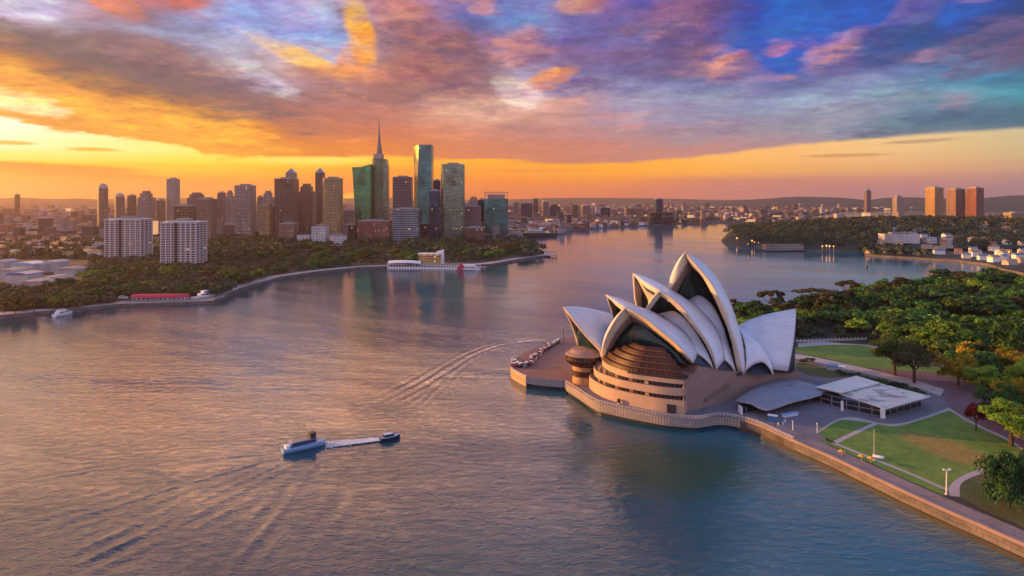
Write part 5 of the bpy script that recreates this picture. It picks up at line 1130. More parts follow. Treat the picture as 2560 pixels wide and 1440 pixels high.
def trunk_mesh(kind, seed):
    r = random.Random(seed); mb = MB(); th = {'round': 4.0, 'flat': 6.0, 'wide': 2.6, 'tall': 4}[kind]
    mb.tube([(0, 0, -1.5), (.05, .05, th*.5), (.1, 0, th)], [.42, .30, .22], 7)
    for i in range(7):
        a = r.uniform(0, 6.28); l = {'round': 2.6, 'flat': 3.8, 'wide': 3.8, 'tall': 1.2}[kind]*r.uniform(.7, 1.1); z = th*r.uniform(.7, 1)
        mb.tube([(0, 0, z), (l*.5*math.cos(a), l*.5*math.sin(a), z+1.2), (l*math.cos(a), l*math.sin(a), z+{'flat': 3.2}.get(kind, 2.2))], [.16, .11, .05], 5)
    return mb
TV = {}
for kind in ('round', 'flat', 'wide', 'tall'):
    for s in range(3):
        for det in (0, 1, 2): TV[kind, s, det] = leaf_mesh('crown', kind, 10*s+len(kind), (1300, 3400, 9000)[det])
        mb = trunk_mesh(kind, s); o = mb.build('trunk', M['bark']); TV[kind, s, 't'] = o.data; bpy.data.objects.remove(o)
GREENS = {'dark': (.030, .082, .026), 'mid': (.055, .15, .034), 'olive': (.078, .13, .026), 'lime': (.14, .25, .03), 'gold': (.26, .21, .02), 'brown': (.072, .068, .028), 'red': (.20, .03, .035), 'teal': (.03, .075, .045)}
NT_ = [0]
def tree(x, y, z, h, kind, col, label, group=None, det=0, wid=1., name=None):
    s = NT_[0] % 3; NT_[0] += 1; rz = rnd.uniform(0, 6.28); hh = {'round': 10.6, 'flat': 10.6, 'wide': 9.4, 'tall': 11.5}[kind]; sc = h/hh
    t = bpy.data.objects.new(name or {'round': 'broadleaf_tree', 'flat': 'umbrella_tree', 'wide': 'fig_tree', 'tall': 'upright_tree'}[kind], None); COL.objects.link(t); t.empty_display_size = .5
    t.location = (x, y, z); t.rotation_euler = (0, 0, rz); t.scale = (sc*wid*rnd.uniform(.94, 1.06), sc*wid*rnd.uniform(.94, 1.06), sc); tag(t, label, 'tree', group)
    c = bpy.data.objects.new('crown', TV[kind, s, det]); COL.objects.link(c); c.parent = t; f_ = rnd.uniform(.68, 1.4); g_ = GREENS[col]; c.color = (g_[0]*f_*rnd.uniform(.9, 1.12), g_[1]*f_, g_[2]*f_, 1)
    k = bpy.data.objects.new('trunk', TV[kind, s, 't']); COL.objects.link(k); k.parent = t; return t
def tree_px(px, py_top, Y, kind, col, label, wpx=None, zb=None, det=1, **kw):     # crown top as surveyed, at distance Y
    top = W(px, py_top, Y); z = (NZ+phill(top.x, Y)) if zb is None else zb; h = top.z-z
    hh = {'round': 10.6, 'flat': 10.6, 'wide': 9.4, 'tall': 11.5}[kind]; ww = {'round': 9.6, 'flat': 12.2, 'wide': 13.2, 'tall': 6.2}[kind]
    wid = (wpx/F*Y)/(ww*h/hh) if wpx else 1.
    return tree(top.x, Y, z, h, kind, col, label, det=det, wid=wid, **kw)
# trees of the park one can tell apart
for a in [
 (1930, 724, 500, 'flat', 'brown', 'flat-topped umbrella tree standing just right of the tallest shell', 62), (2045, 723, 520, 'flat', 'brown', 'broad spreading umbrella tree above the back of the wood', 125),
 (2116, 699, 530, 'flat', 'brown', 'tall umbrella tree with a bare trunk above the wood', 54), (2198, 706, 545, 'round', 'brown', 'small round tree against the cove, left of a taller one', 28),
 (2252, 691, 545, 'tall', 'brown', 'tall dark tree standing against the cove', 52), (2326, 706, 550, 'round', 'red', 'small crimson tree at the water edge of the wood', 42),
 (2236, 824, 345, 'round', 'olive', 'large round brown-green tree at the left of the lawn pair', 105), (2286, 850, 330, 'round', 'brown', 'large round brown tree at the right of the lawn pair', 88),
 (2396, 874, 325, 'wide', 'gold', 'yellow-green rounded tree between back lawn and maroon road', 92), (2456, 905, 312, 'round', 'lime', 'small lime-green tree beside the maroon road', 72),
 (2530, 862, 330, 'wide', 'gold', 'broad yellow-topped tree at the right frame edge', 130), (2570, 888, 300, 'wide', 'lime', 'leafy lime tree cut by the right frame edge', 100),
 (2345, 795, 400, 'wide', 'lime', 'large bright green tree with layered crown in the wood', 125), (2420, 778, 430, 'wide', 'lime', 'pale green rounded tree behind the bright one', 95),
 (2432, 815, 385, 'round', 'mid', 'dense green tree right of the layered one', 70), (2450, 850, 360, 'round', 'dark', 'dark green tree above the yellow-green ones', 70),
 (2548, 775, 350, 'round', 'mid', 'tall green tree at the right edge beside the park house', 105), (2500, 948, 268, 'wide', 'mid', 'green tree leaning over the maroon road', 105),
 (2548, 925, 272, 'wide', 'gold', 'large golden-green tree at the right edge above the road', 125), (2528, 985, 246, 'round', 'lime', 'lime tree with open crown overhanging the road edge', 120),
 (2590, 1010, 240, 'wide', 'gold', 'yellow-green tree at the right frame edge over the lawn corner', 120), (2440, 1000, 262, 'round', 'red', 'low reddish bush-like tree at the bend of the road', 44),
 (2522, 1094, 197, 'wide', 'dark', 'big dark round fig tree at the right edge of the large lawn', 118), (2600, 1085, 202, 'wide', 'dark', 'dark tree cut by the frame behind the big dark fig', 110),
 (1872, 745, 480, 'round', 'mid', 'green tree peeping out right of the tallest shell', 60), (1905, 752, 470, 'round', 'dark', 'dark tree behind the rear shell', 60),
 (2024, 893, 372, 'round', 'dark', 'dark round shrub tree behind the rear shell', 26), (2008, 897, 368, 'round', 'dark', 'small dark bush tree by the rear shell corner', 22)]:
    det = 1 if a[2] < 440 else 0
    tree_px(*a[:6], wpx=a[6]*1.22, det=2 if a[2] < 350 else 1, zb=(NZ-3.5 if 'fig' in a[5] else None))
wood_poly = [P(*p, NZ) for p in [(1850, 880), (1990, 848), (2165, 846), (2200, 856), (2260, 868), (2340, 872), (2360, 925), (2400, 940), (2470, 955), (2540, 1010), (2640, 1050)]]
wp = [(p.x, p.y) for p in wood_poly]+[(420, 330), (520, 560), (430, 610), (330, 585), (260, 560), (200, 535), (150, 515)]
cand = []
tries = 0
while len(cand) < 140 and tries < 20000:
    tries += 1; x, y = rnd.uniform(130, 520), rnd.uniform(255, 615)
    if not inpoly(x, y, wp): continue
    if min([math.hypot(x-a, y-b_) for a, b_ in cand] or [99]) < 10.5: continue
    if x/y*F+CX > 2660: continue
    if y < 400 and x/y*F+CX < 2330: continue
    cand.append((x, y))
WL2 = ['dark', 'mid', 'mid', 'brown', 'teal', 'olive', 'dark', 'mid', 'lime']
KN = {'dark': 'dark green', 'mid': 'mid green', 'brown': 'brownish', 'teal': 'blue-green', 'olive': 'olive green', 'lime': 'lime green', 'gold': 'golden green'}
for x, y in cand:
    px = x/y*F+CX; k_ = rnd.choice(WL2) if px < 2420 or y > 430 else rnd.choice(['lime', 'mid', 'gold', 'mid'])
    h = rnd.uniform(12, 16); kd = rnd.choice(['round', 'wide', 'wide', 'round'])
    if 1840 < px < 2230 and y > 470: h = rnd.uniform(9, 12)
    tree(x, y, NZ+phill(x, y), h, kd, k_, f'{KN[k_]} tree in the thick wood behind the back lawn', 'trees of the wood behind the lawn', det=0, wid=1.5)
# shrubs behind the pavilion
for i in range(22):
    f_ = i/21; px, py = 2095+f_*215+rnd.uniform(-4, 4), 932+f_*54+rnd.uniform(-4, 5); q = P(px, py, NZ)
    tree(q.x, q.y, NZ, rnd.uniform(1.8, 3.0), 'wide', rnd.choice(['teal', 'dark', 'mid']), 'low clipped shrub in the planting bed behind the cream pavilion', 'shrubs behind the pavilion', det=0, wid=1.3, name='shrub')['category'] = 'shrub'
# left shore trees
def city_in(x, y): return inpoly(x, y, [(p[0], p[1]) for p in cpoly])
rows_px = []
tr = []
def scatter(n, pxr, pyr, mind, ok=lambda px, py: True):
    out = []; k = 0
    while len(out) < n and k < 20000:
        k += 1; px, py = rnd.uniform(*pxr), rnd.uniform(*pyr); q = P(px, py, 3)
        if not city_in(q.x, q.y) or not ok(px, py): continue
        if min([math.hypot(q.x-a.x, q.y-a.y) for a in out+tr] or [99]) < mind: continue
        out.append(q)
    tr.extend(out); return out
shl = lambda px: np.interp(px, [0, 130, 300, 530, 600, 700, 800, 970, 1140, 1230, 1300, 1375], [797, 785, 768, 760, 727, 698, 683, 670, 669, 664, 652, 641])
okb = lambda px, py: shl(px)-py > 11 and not (290 < px < 545 and py > 742) and shl(px)-py < 75+(20 if px < 700 else 0) and not (px < 215 and py < 712) and not (965 < px < 1215 and shl(px)-py < 14)
G_ = 'trees along the left harbour shore'
for q in scatter(128, (130, 1330), (610, 775), 13, okb):
    px = q.x/q.y*F+CX; k_ = rnd.choice(['dark', 'olive', 'mid', 'olive', 'brown', 'dark']) if px < 700 else rnd.choice(['dark', 'dark', 'mid', 'brown', 'olive'])
    tree(q.x, q.y, 3, rnd.uniform(10, 14)*(1.0 if q.y < 900 else 1.15), rnd.choice(['round', 'wide', 'wide']), k_, f'{KN[k_]} tree in the belt along the left harbour shore', G_, wid=1.6)
for q in scatter(10, (5, 85), (765, 786), 11, lambda px, py: True):
    tree(q.x, q.y, 3, rnd.uniform(9, 11), 'round', 'brown', 'brown street tree in the row on the quay at the left frame edge', 'quay trees at the left edge', wid=1.05)
# far woods, which read as one mass
def mass(name, pts, label, nq=70, size=(2.2, 4.2), mat='wood', rr=6.):
    rg = np.random.RandomState(len(pts)); V = []; lv = []
    for (x, y, z, h) in pts:
        per = nq; d = rg.normal(size=(per, 3)); d /= np.linalg.norm(d, axis=1)[:, None]; d[:, 2] = np.abs(d[:, 2])
        p = np.array([x, y, z+h*.35])+d*np.array([rr*h/11, rr*h/11, h*.62])*rg.uniform(.75, 1.05, (per, 1))
        nrm = d+rg.normal(size=(per, 3))*.5; nrm /= np.linalg.norm(nrm, axis=1)[:, None]; a = np.cross(nrm, rg.normal(size=(per, 3))); a /= np.linalg.norm(a, axis=1)[:, None]; b2 = np.cross(nrm, a); s = rg.uniform(*size, (per, 1))*.5
        V.append(np.stack([p-a*s, p-b2*s, p+a*s, p+b2*s], 1)); lv.append(np.clip(rg.normal(rg.uniform(.2, .8), .15, per), 0, 1))
    V = np.concatenate(V).reshape(-1, 3); lv = np.concatenate(lv); n_ = len(lv); me = bpy.data.meshes.new(name); me.vertices.add(n_*4); me.vertices.foreach_set('co', V.astype(np.float32).ravel()); me.loops.add(n_*4); me.loops.foreach_set('vertex_index', np.arange(n_*4, dtype=np.int32))
    me.polygons.add(n_); me.polygons.foreach_set('loop_start', np.arange(0, n_*4, 4, dtype=np.int32)); me.update(); at = me.attributes.new('lv', 'FLOAT', 'FACE'); at.data.foreach_set('value', lv.astype(np.float32)); me.materials.append(M[mat])
    o = bpy.data.objects.new(name, me); COL.objects.link(o); return tag(o, label, 'woodland', None, 'stuff')
UG = []
for i in range(1500):
    x, y = rnd.uniform(130, 560), rnd.uniform(255, 640)
    if inpoly(x, y, wp) and not (y < 400 and x/y*F+CX < 2330) and len(UG) < 520: UG.append((x, y, NZ+phill(x, y)-.5, rnd.uniform(4, 6.5) if not (1840 < x/y*F+CX < 2230 and y > 470) else rnd.uniform(4, 6)))
UG2 = []
for i in range(6000):
    px, py = rnd.uniform(130, 1330), rnd.uniform(605, 775)
    if okb(px, py) and len(UG2) < 1100:
        q = P(px, py, 3); UG2.append((q.x, q.y, 2.6, rnd.uniform(6, 9)))
for i in range(900):
    px, py = rnd.uniform(-20, 560), rnd.uniform(625, 742); q = P(px, py, 3)
    if (px < 225 and 645 < py < 716) or (py > 700 and px < 140) or shl(px)-py < 14: continue
    UG2.append((q.x, q.y, 2.6, rnd.uniform(6, 10)))
for i in range(330):
    px, py = rnd.uniform(-20, 225), rnd.choice((rnd.uniform(604, 648), rnd.uniform(716, 778))); q = P(px, py, 3)
    if shl(px)-py < 12: continue
    UG2.append((q.x, q.y, 2.4, rnd.uniform(4.5, 8)))
pts = []
for i in range(3600):
    x, y = rnd.uniform(380, 1700), rnd.uniform(1160, 2100)
    if not inpoly(x, y, hpoly) or (hill(x, y) < 2.5 and x/y*F+CX > 2150): continue
    px = x/y*F+CX
    if px > 2170 and y < (1345 if px < 2390 else 1190): continue
    if px > 2390 and rnd.random() < .4: continue
    if HZ+F*93/y > np.interp(px, [1815, 1850, 2010, 2160, 2400, 2560], [600, 608, 620, 622, 645, 672]): continue
    pts.append((x, y, 3+hill(x, y), rnd.uniform(11, 17)))
mass('woodland', UG, 'dense undergrowth filling the wood behind the back lawn', nq=150, size=(.9, 1.9), rr=8)
mass('woodland', UG2, 'dense undergrowth filling the tree belt of the left shore', nq=90, size=(1.2, 2.6), rr=9)
mass('woodland', pts, 'dark wooded hill covering the headland across the cove', rr=8)
pts = []
for i in range(2600):
    y = 1050+4200*rnd.random()**1.5; x = rnd.uniform(-.85, .9)*y
    px = x/y*F+CX; py = HZ+F*93/y
    if not (city_in(x, y) or inpoly(x, y, hpoly)): continue
    if mnoise.noise((x*.004, y*.0016, 3)) < -.02+(.1 if px < 560 else 0) and not (px < 300 and py > 560): continue
    pts.append((x, y, 3, rnd.uniform(9, 14)*(1 if y < 2500 else 1.3)))
mass('woodland', pts, 'dark tree cover between the far suburbs on both shores', nq=34, size=(4, 8), rr=12)
pts = []
for i in range(900):
    px, py = rnd.uniform(500, 1320), rnd.uniform(596, 660); q = P(px, py, 3)
    if not city_in(q.x, q.y) or shl(px)-py < 60: continue
    pts.append((q.x, q.y, 3, rnd.uniform(10, 15)))
for i in range(260):
    px, py = rnd.uniform(520, 740), rnd.uniform(585, 640); q = P(px, py, 3); pts.append((q.x, q.y, 3, rnd.uniform(12, 16)))
mass('woodland', pts, 'dark park trees between the shore belt and the towers', nq=60, size=(2.4, 4.5), rr=8)

# ------------------------------------------------------------------ towers of the city
FM = {}
def fmat(key, *a, **k):
    if key not in FM: FM[key] = facade(key, *a, **k)
    return FM[key]
BR = fmat('brown_grid', (.30, .20, .14), (.10, .07, .05), 3.4, 2.6, .35, .3, .3, .3, lit=.02); DB = fmat('dark_brown', (.17, .11, .08), (.07, .05, .04), 3.6, 3.2, .3, .2, .4, .25, lit=.02)
PG = fmat('pale_grid', (.40, .32, .27), (.07, .06, .06), 3.2, 3.4, .38, .22, .3, .3, lit=.03); PS = fmat('pale_slab', (.42, .32, .24), (.22, .17, .14), 3.5, 5, .4, .4, .2, .4, lit=.01)
GL = fmat('golden_grid', (.42, .29, .15), (.12, .08, .04), 3.3, 2.4, .4, .35, .4, .3, lit=.04); GG = fmat('green_glass', (.05, .14, .08), (.06, .26, .12), 3.8, 1.6, .12, .1, .75, .12, lit=.0)
GR = fmat('green_masonry', (.20, .22, .12), (.07, .14, .07), 3.6, 2.2, .25, .35, .5, .2, lit=.01); TE = fmat('teal_glass', (.06, .14, .15), (.04, .20, .21), 3.8, 2.2, .14, .1, .75, .12, lit=.004)
NV = fmat('navy_glass', (.03, .05, .09), (.02, .045, .10), 3.8, 2, .15, .12, .7, .15, lit=.01); PU = fmat('purple_bands', (.26, .18, .18), (.08, .06, .08), 3.6, 4, .42, .1, .5, .2, lit=.02)
RD = fmat('red_brick', (.26, .10, .08), (.12, .06, .06), 3.4, 2.6, .4, .25, .4, .3, lit=.03); BG = fmat('blue_bands', (.26, .32, .36), (.05, .10, .14), 3.8, 6, .40, .06, .6, .2, lit=.02)
MX = fmat('mixed_glass', (.16, .15, .12), (.12, .20, .15), 3.7, 2, .3, .12, .75, .15, lit=.02, tint=.5); WH = fmat('white_grid', (.70, .66, .66), (.16, .16, .2), 3.2, 3, .4, .35, .2, .3, lit=.03)
BA = fmat('balcony_white', (.40, .34, .30), (.03, .028, .03), 3.3, 7.2, .25, .12, .1, .3, lit=.02); BLK = fmat('black_glass', (.03, .03, .04), (.02, .02, .03), 3.6, 3, .2, .1, .5, .2, lit=.02)
OR = fmat('sunlit_block', (.36, .27, .22), (.10, .10, .13), 3.3, 3, .4, .3, .3, .3, lit=.05)
def roof_kit(t, Wd, D, z, mat=None, sd=0):
    r = random.Random(sd); mb = MB(); mb.prism([(-Wd*.25, -D*.25), (Wd*.28, -D*.25), (Wd*.28, D*.3), (-Wd*.25, D*.3)], z, z+4.2); mb.box((r.uniform(-.3, .3)*Wd, -D*.35, z+1), (Wd*.18, D*.2, 2)); mb.build('roof_plant', mat or M['grey'], t)
    mb = MB()
    for a, b_, c, d in ((0, -D/2+.2, Wd, .4), (0, D/2-.2, Wd, .4), (-Wd/2+.2, 0, .4, D-.8), (Wd/2-.2, 0, .4, D-.8)): mb.box((a, b_, z+.6), (c, d, 1.2))
    mb.build('parapet', M['concrete'], t)
def tower(x0, x1, ytop, Y, mat, label, depth=None, style='box', rz=0., name='office_tower', cat='tower', kit=True, rc=0.):
    D = depth or (x1-x0)/F*Y*.7; sh_ = .5*(x1-x0)
    if x1 < CX: x1 -= min(sh_, (CX-x1)*D/(Y+D))
    elif x0 > CX: x0 += min(sh_, (x0-CX)*D/(Y+D))
    X0, X1 = (x0-CX)/F*Y, (x1-CX)/F*Y; Wd = X1-X0; z1 = H-(ytop-HZ)*Y/F-3; t = thing(name, label, cat, ((X0+X1)/2, Y+D/2, 3), rz)
    if rz: Wd = Wd/(abs(math.cos(rz))+abs(math.sin(rz))*.7)
    mb = MB(); sd = int(x0)
    if style == 'box':
        if rc:
            c = rc*Wd; pts = []
            for sx_, sy_, a0 in ((1, -1, -90), (1, 1, 0), (-1, 1, 90), (-1, -1, 180)):
                for k in range(5): a = R(a0+k*22.5); pts.append((sx_*(Wd/2-c)+c*math.cos(a), sy_*(D/2-c)+c*math.sin(a)))
        else: pts = [(-Wd/2, -D/2), (Wd/2, -D/2), (Wd/2, D/2), (-Wd/2, D/2)]
        mb.prism(pts, 0, z1); mb.build('facade', mat, t)
        if kit: roof_kit(t, Wd*(.9 if rc else 1), D*(.9 if rc else 1), z1, sd=sd)
    elif style == 'fins':      # grid of projecting slabs and columns
        mb.prism([(-Wd/2+.8, -D/2+.8), (Wd/2-.8, -D/2+.8), (Wd/2-.8, D/2), (-Wd/2+.8, D/2)], 0, z1); mb.build('facade', mat, t); sl = MB(); n_ = int(z1/3.3)
        for k in range(1, n_+1): sl.box((0, 0, k*3.3), (Wd, D, .9))
        sl.build('balcony_slab', M['rail'], t); co = MB()
        for k in range(8):
            if k in (3,): continue
            x = -Wd/2+Wd*k/7; co.box((x, -D/2-.1, z1/2), (1.5, .7, z1))
        for k in range(4): co.box((-Wd/2-.1, -D/2+D*k/3, z1/2), (.7, 1.5, z1)); co.box((Wd/2+.1, -D/2+D*k/3, z1/2), (.7, 1.5, z1))
        co.build('pier', M['rail'], t); rf = MB(); rf.box((0, 0, z1+.4), (Wd+2.5, D+2.5, .8)); rf.build('roof_slab', M['white'], t); roof_kit(t, Wd*.7, D*.7, z1+.8, sd=sd)
        dk = MB(); dk.box((-Wd/2+Wd*3.0/7, -D/2-.2, z1/2), (Wd*.07, .8, z1-2)); dk.build('glass_strip', M['dark'], t)
    elif style == 'dome':
        mb.prism([(Wd/2*math.cos(a)*(1.0), D/2*math.sin(a)) for a in [i*math.tau/12+math.pi/12 for i in range(12)]], 0, z1*.9); mb.build('facade', mat, t); rows = []
        for k in range(6):
            q = k/5*math.pi/2; rows.append([(Wd/2*.98*math.cos(q)*math.cos(i*math.tau/12), D/2*.98*math.cos(q)*math.sin(i*math.tau/12), z1*.9+z1*.1*math.sin(q)) for i in range(13)])
        d = MB(); d.grid(rows); d.build('dome', M['soffit'], t)
    elif style == 'step':
        mb.prism([(-Wd/2, -D/2), (Wd/2, -D/2), (Wd/2, D/2), (-Wd/2, D/2)], 0, z1*.86); mb.build('facade', mat, t); s2 = MB(); s2.prism([(-Wd*.38, -D*.38), (Wd*.3, -D*.38), (Wd*.3, D*.38), (-Wd*.38, D*.38)], z1*.86, z1*.95); s2.prism([(-Wd*.25, -D*.25), (Wd*.2, -D*.25), (Wd*.2, D*.25), (-Wd*.25, D*.25)], z1*.95, z1); s2.build('setback', mat, t)
    elif style == 'pyramid':
        mb.prism([(-Wd/2, -D/2), (Wd/2, -D/2), (Wd/2, D/2), (-Wd/2, D/2)], 0, z1*.93); mb.build('facade', mat, t); s2 = MB(); s2.prism([(-Wd/2, -D/2), (Wd/2, -D/2), (Wd/2, D/2), (-Wd/2, D/2)], z1*.93, z1, scale=.12); s2.build('pyramid_roof', M['grey'], t); s3 = MB(); s3.tube([(0, 0, z1-1), (0, 0, z1+8)], .5); s3.build('antenna', M['grey'], t)
    elif style == 'flare':
        rows = []; n_ = 10
        for k in range(n_+1):
            f_ = k/n_; l = -Wd*.5+(1-f_)*Wd*.26; rt = Wd*.5; rows.append([(l, -D*.5, z1*f_), ((l+rt)/2-2, -D*.56, z1*f_*1.0), (rt, -D*.5, z1*f_), (rt, D*.5, z1*f_), (l, D*.5, z1*f_), (l, -D*.5, z1*f_)])
        rows[-1] = [(p[0], p[1], z1-(.04*z1 if p[0] < 0 else 0)) for p in rows[-1]]
        mb.grid(rows, flip=False); mb.face(rows[-1][:5]); mb.build('facade', mat, t); s2 = MB(); s2.tube([p for p in rows[-1]], .8, 4); s2.build('parapet', M['soffit'], t)
    elif style == 'twist':
        rows = []; n_ = 24; corners = [(-1, -1), (1, -1), (1, 1), (-1, 1)]
        for k in range(n_+1):
            f_ = k/n_; wst = 1-.16*math.sin(math.pi*f_)*0; tw = R(34)*(1-f_); cc = []
            nr = -.62+.40*f_+.12*math.sin(math.pi*f_)       # position of the fold between gold and teal faces
            L_ = -.5*Wd+.5*Wd*.14*math.sin(math.pi*f_*.9)
            cc = [(L_, D*.1, z1*f_), (L_+Wd*(.30-.16*f_*0-.10*math.sin(math.pi*f_*1.1)+.02), -D*.5, z1*f_), (Wd*.5, -D*.42, z1*f_), (Wd*.5, D*.5, z1*f_), (L_, D*.5, z1*f_), (L_, D*.1, z1*f_)]
            rows.append(cc)
        left = [[r_[0], r_[1]] for r_ in rows]; rest = [r_[1:] for r_ in rows]
        g1 = MB(); g1.grid(left); g1.build('side_facade', M['goldglass'], t); mb.grid(rest); mb.face(rows[-1][:5]); mb.build('facade', mat, t)
        s2 = MB(); s2.tube(rows[-1], .9, 4); s2.build('parapet', M['soffit'], t); s3 = MB(); s3.tube([(Wd*.4, 0, z1), (Wd*.4, 0, z1+9)], .5); s3.build('antenna', M['grey'], t)
    elif style == 'spire':
        b1 = (z1)*.0
        zb = z1*.66; mb.prism([(-Wd*.5, -D*.4), (-Wd*.32, -D*.5), (Wd*.2, -D*.5), (Wd*.2, D*.5), (-Wd*.5, D*.5)], 0, zb); mb.build('facade', mat, t)
        s1 = MB(); s1.prism([(Wd*.2, -D*.42), (Wd*.42, -D*.42), (Wd*.42, D*.4), (Wd*.2, D*.4)], 0, zb*.99); s1.prism([(Wd*.42, -D*.34), (Wd*.5, -D*.34), (Wd*.5, D*.34), (Wd*.42, D*.34)], 0, zb*.93); s1.build('side_bay', MX, t)
        s2 = MB(); s2.prism([(-Wd*.42, -D*.4), (Wd*.12, -D*.4), (Wd*.12, D*.4), (-Wd*.42, D*.4)], zb, zb+z1*.035); s2.build('crown_band', M['soffit'], t)
        s3 = MB(); zc = zb+z1*.0; cx_ = -Wd*.12; s3.tube([(cx_, 0, zc), (cx_, 0, zc+z1*.05), (cx_-.2, 0, zc+z1*.13), (cx_-.3, 0, zc+z1*.2), (cx_-.4, 0, z1)], [Wd*.26, Wd*.20, Wd*.12, Wd*.06, .35], 8); s3.build('spire', M['spiremet'], t)
    elif style == 'cyl':
        mb.cyl((0, 0, 0), Wd/2, Wd/2, z1*.95, 20); mb.build('facade', mat, t); s2 = MB(); s2.cyl((0, 0, z1*.95), Wd*.42, Wd*.36, z1*.05, 16); s2.build('roof_drum', M['grey'], t)
    elif style == 'opencrown':
        mb.prism([(-Wd/2, -D/2), (Wd/2, -D/2), (Wd/2, D/2), (-Wd/2, D/2)], 0, z1*.86); mb.build('facade', mat, t); s2 = MB()
        for k in range(9): s2.box((-Wd/2+.7+(Wd-1.4)*k/8, -D/2+.5, z1*.93), (.8, .8, z1*.14)); s2.box((-Wd/2+.7+(Wd-1.4)*k/8, D/2-.5, z1*.93), (.8, .8, z1*.14))
        for y_ in (-D/2+.5, D/2-.5): s2.box((0, y_, z1*.995), (Wd, 1.2, 1.4)); s2.box((0, y_, z1*.93), (Wd, .8, .8))
        for x_ in (-Wd/2+.5, Wd/2-.5): s2.box((x_, 0, z1*.995), (1.2, D, 1.4))
        s2.build('crown_frame', M['soffit'], t); s3 = MB(); s3.box((0, 0, z1*.905), (Wd*.7, D*.7, z1*.09)); s3.build('roof_plant', M['soffit'], t)
    return t
m = facade('gold_glass', (.75, .45, .12), (.80, .5, .16), 3.8, 3, .12, .1, .6, .3, lit=0); M['goldglass'] = m
M['spiremet'] = plain('spire_metal', (.16, .13, .13), .35, .6)
T_ = tower
T_(238, 276, 458, 1750, BR, 'brown tower with rounded dome top, farthest left of the skyline', style='dome'); T_(281, 317, 482, 1850, BR, 'lower brown domed tower just right of the tall domed one', style='dome')
T_(318, 341, 489, 2000, DB, 'slim hazy tower between the low domed tower and the pale stepped one'); T_(344, 389, 477, 1600, PG, 'pale stepped tower with dark roof cap left of the tall plain slab', style='step')
T_(390, 414, 502, 1700, BR, 'low brown block filling the gap left of the tall plain slab'); T_(414, 451, 448, 1650, PS, 'tall plain sand-coloured slab tower', rc=.12)
T_(467, 519, 481, 2000, PU, 'wide purple-grey block with stepped roof behind the low ones', style='step'); T_(434, 492, 515, 1450, DB, 'dark flat block with red roof line behind the right apartment tower')
T_(491, 543, 498, 1330, BR, 'brown balcony block right of the apartment pair'); T_(543, 565, 482, 2100, PU, 'far slim tower with small flared cap'); T_(564, 587, 476, 1900, PG, 'far pale tower left of the gridded apartment tower', style='step')
T_(586, 640, 464, 1520, PG, 'pale gridded apartment tower with red-brown roof edge'); T_(643, 659, 492, 1800, BR, 'short far block right of the gridded apartment tower'); T_(655, 687, 477, 1750, PG, 'two-toned far tower behind the small brown one', style='step')
T_(647, 683, 513, 1500, GL, 'small ochre gridded block at the foot of the brown towers'); T_(682, 697, 516, 1490, BLK, 'narrow black glass block beside the ochre gridded one', depth=20)
T_(686, 747, 447, 1480, DB, 'broad dark brown tower with roof huts'); T_(714, 743, 421, 2000, PG, 'pale tower with stepped crown and aerial rising behind the broad brown one', style='pyramid')
T_(745, 791, 459, 1560, BR, 'brown gridded tower between the broad brown and the slender dark one', style='step'); T_(788, 813, 420, 1750, DB, 'slender dark tower with a pyramid cap', style='pyramid')
T_(804, 860, 446, 1480, GL, 'golden gridded tower with rounded corners', rc=.25); T_(860, 892, 526, 1900, PU, 'low purple block in the bright gap of the skyline'); T_(861, 893, 563, 1500, BLK, 'low dark block in front of the bright gap')
T_(880, 934, 411, 1500, GG, 'green glass tower flaring outwards to the left', style='flare'); T_(930, 974, 291, 1530, GR, 'tallest tower with tapering metal spire', style='spire', depth=34)
T_(893, 979, 553, 1400, RD, 'wide red-brown brick block at the foot of the spire tower', depth=30); T_(980, 1033, 443, 1560, PU, 'banded purple-brown tower with curved roof', rc=.1)
T_(981, 1049, 523, 1400, BG, 'blue-grey banded slab in front of the banded purple tower', depth=34); T_(1028, 1084, 362, 1500, TE, 'tall teal tower with folded golden left face', style='twist', depth=42)
T_(1083, 1102, 452, 1600, NV, 'navy tower half hidden behind the darker navy one'); T_(1073, 1101, 477, 1440, NV, 'dark navy glass slab right of the folded teal tower'); T_(1101, 1163, 411, 1450, MX, 'tall tower with bronze top fading to teal glass and rounded corners', rc=.18)
T_(1163, 1203, 516, 1500, PU, 'low purple tower right of the bronze-topped one'); T_(1170, 1200, 492, 2100, PG, 'far pale stepped tower right of the bronze-topped one', style='step'); T_(1195, 1215, 500, 1600, BLK, 'narrow dark tower touching the teal tower with open crown')
T_(1211, 1270, 480, 1520, TE, 'teal glass tower with open framed crown at the end of the skyline', style='opencrown')
T_(742, 780, 588, 1380, WH, 'low white block at the left of the white group', kit=False); T_(778, 822, 568, 1330, WH, 'white gridded mid-rise block among the shore trees'); T_(820, 870, 590, 1320, WH, 'low curved pale block right of the white gridded one', rc=.3)
T_(1045, 1075, 560, 1500, NV, 'small blue block at the foot of the folded teal tower'); T_(1163, 1212, 570, 1420, DB, 'low dark block between bronze-topped and open-crowned towers'); T_(560, 600, 560, 1600, PG, 'low pale block at the foot of the gridded apartment tower'); T_(697, 745, 560, 1400, BR, 'low brown block at the foot of the broad brown tower')
T_(262, 380, 549, 1010, BA, 'white balconied apartment tower, the left of the pair', style='fins', depth=34, name='apartment_tower', cat='apartment block'); T_(402, 516, 556, 900, BA, 'white balconied apartment tower, the right of the pair', style='fins', depth=32, name='apartment_tower', cat='apartment block')
T_(36, 50, 487, 3000, DB, 'single far block on the left horizon')
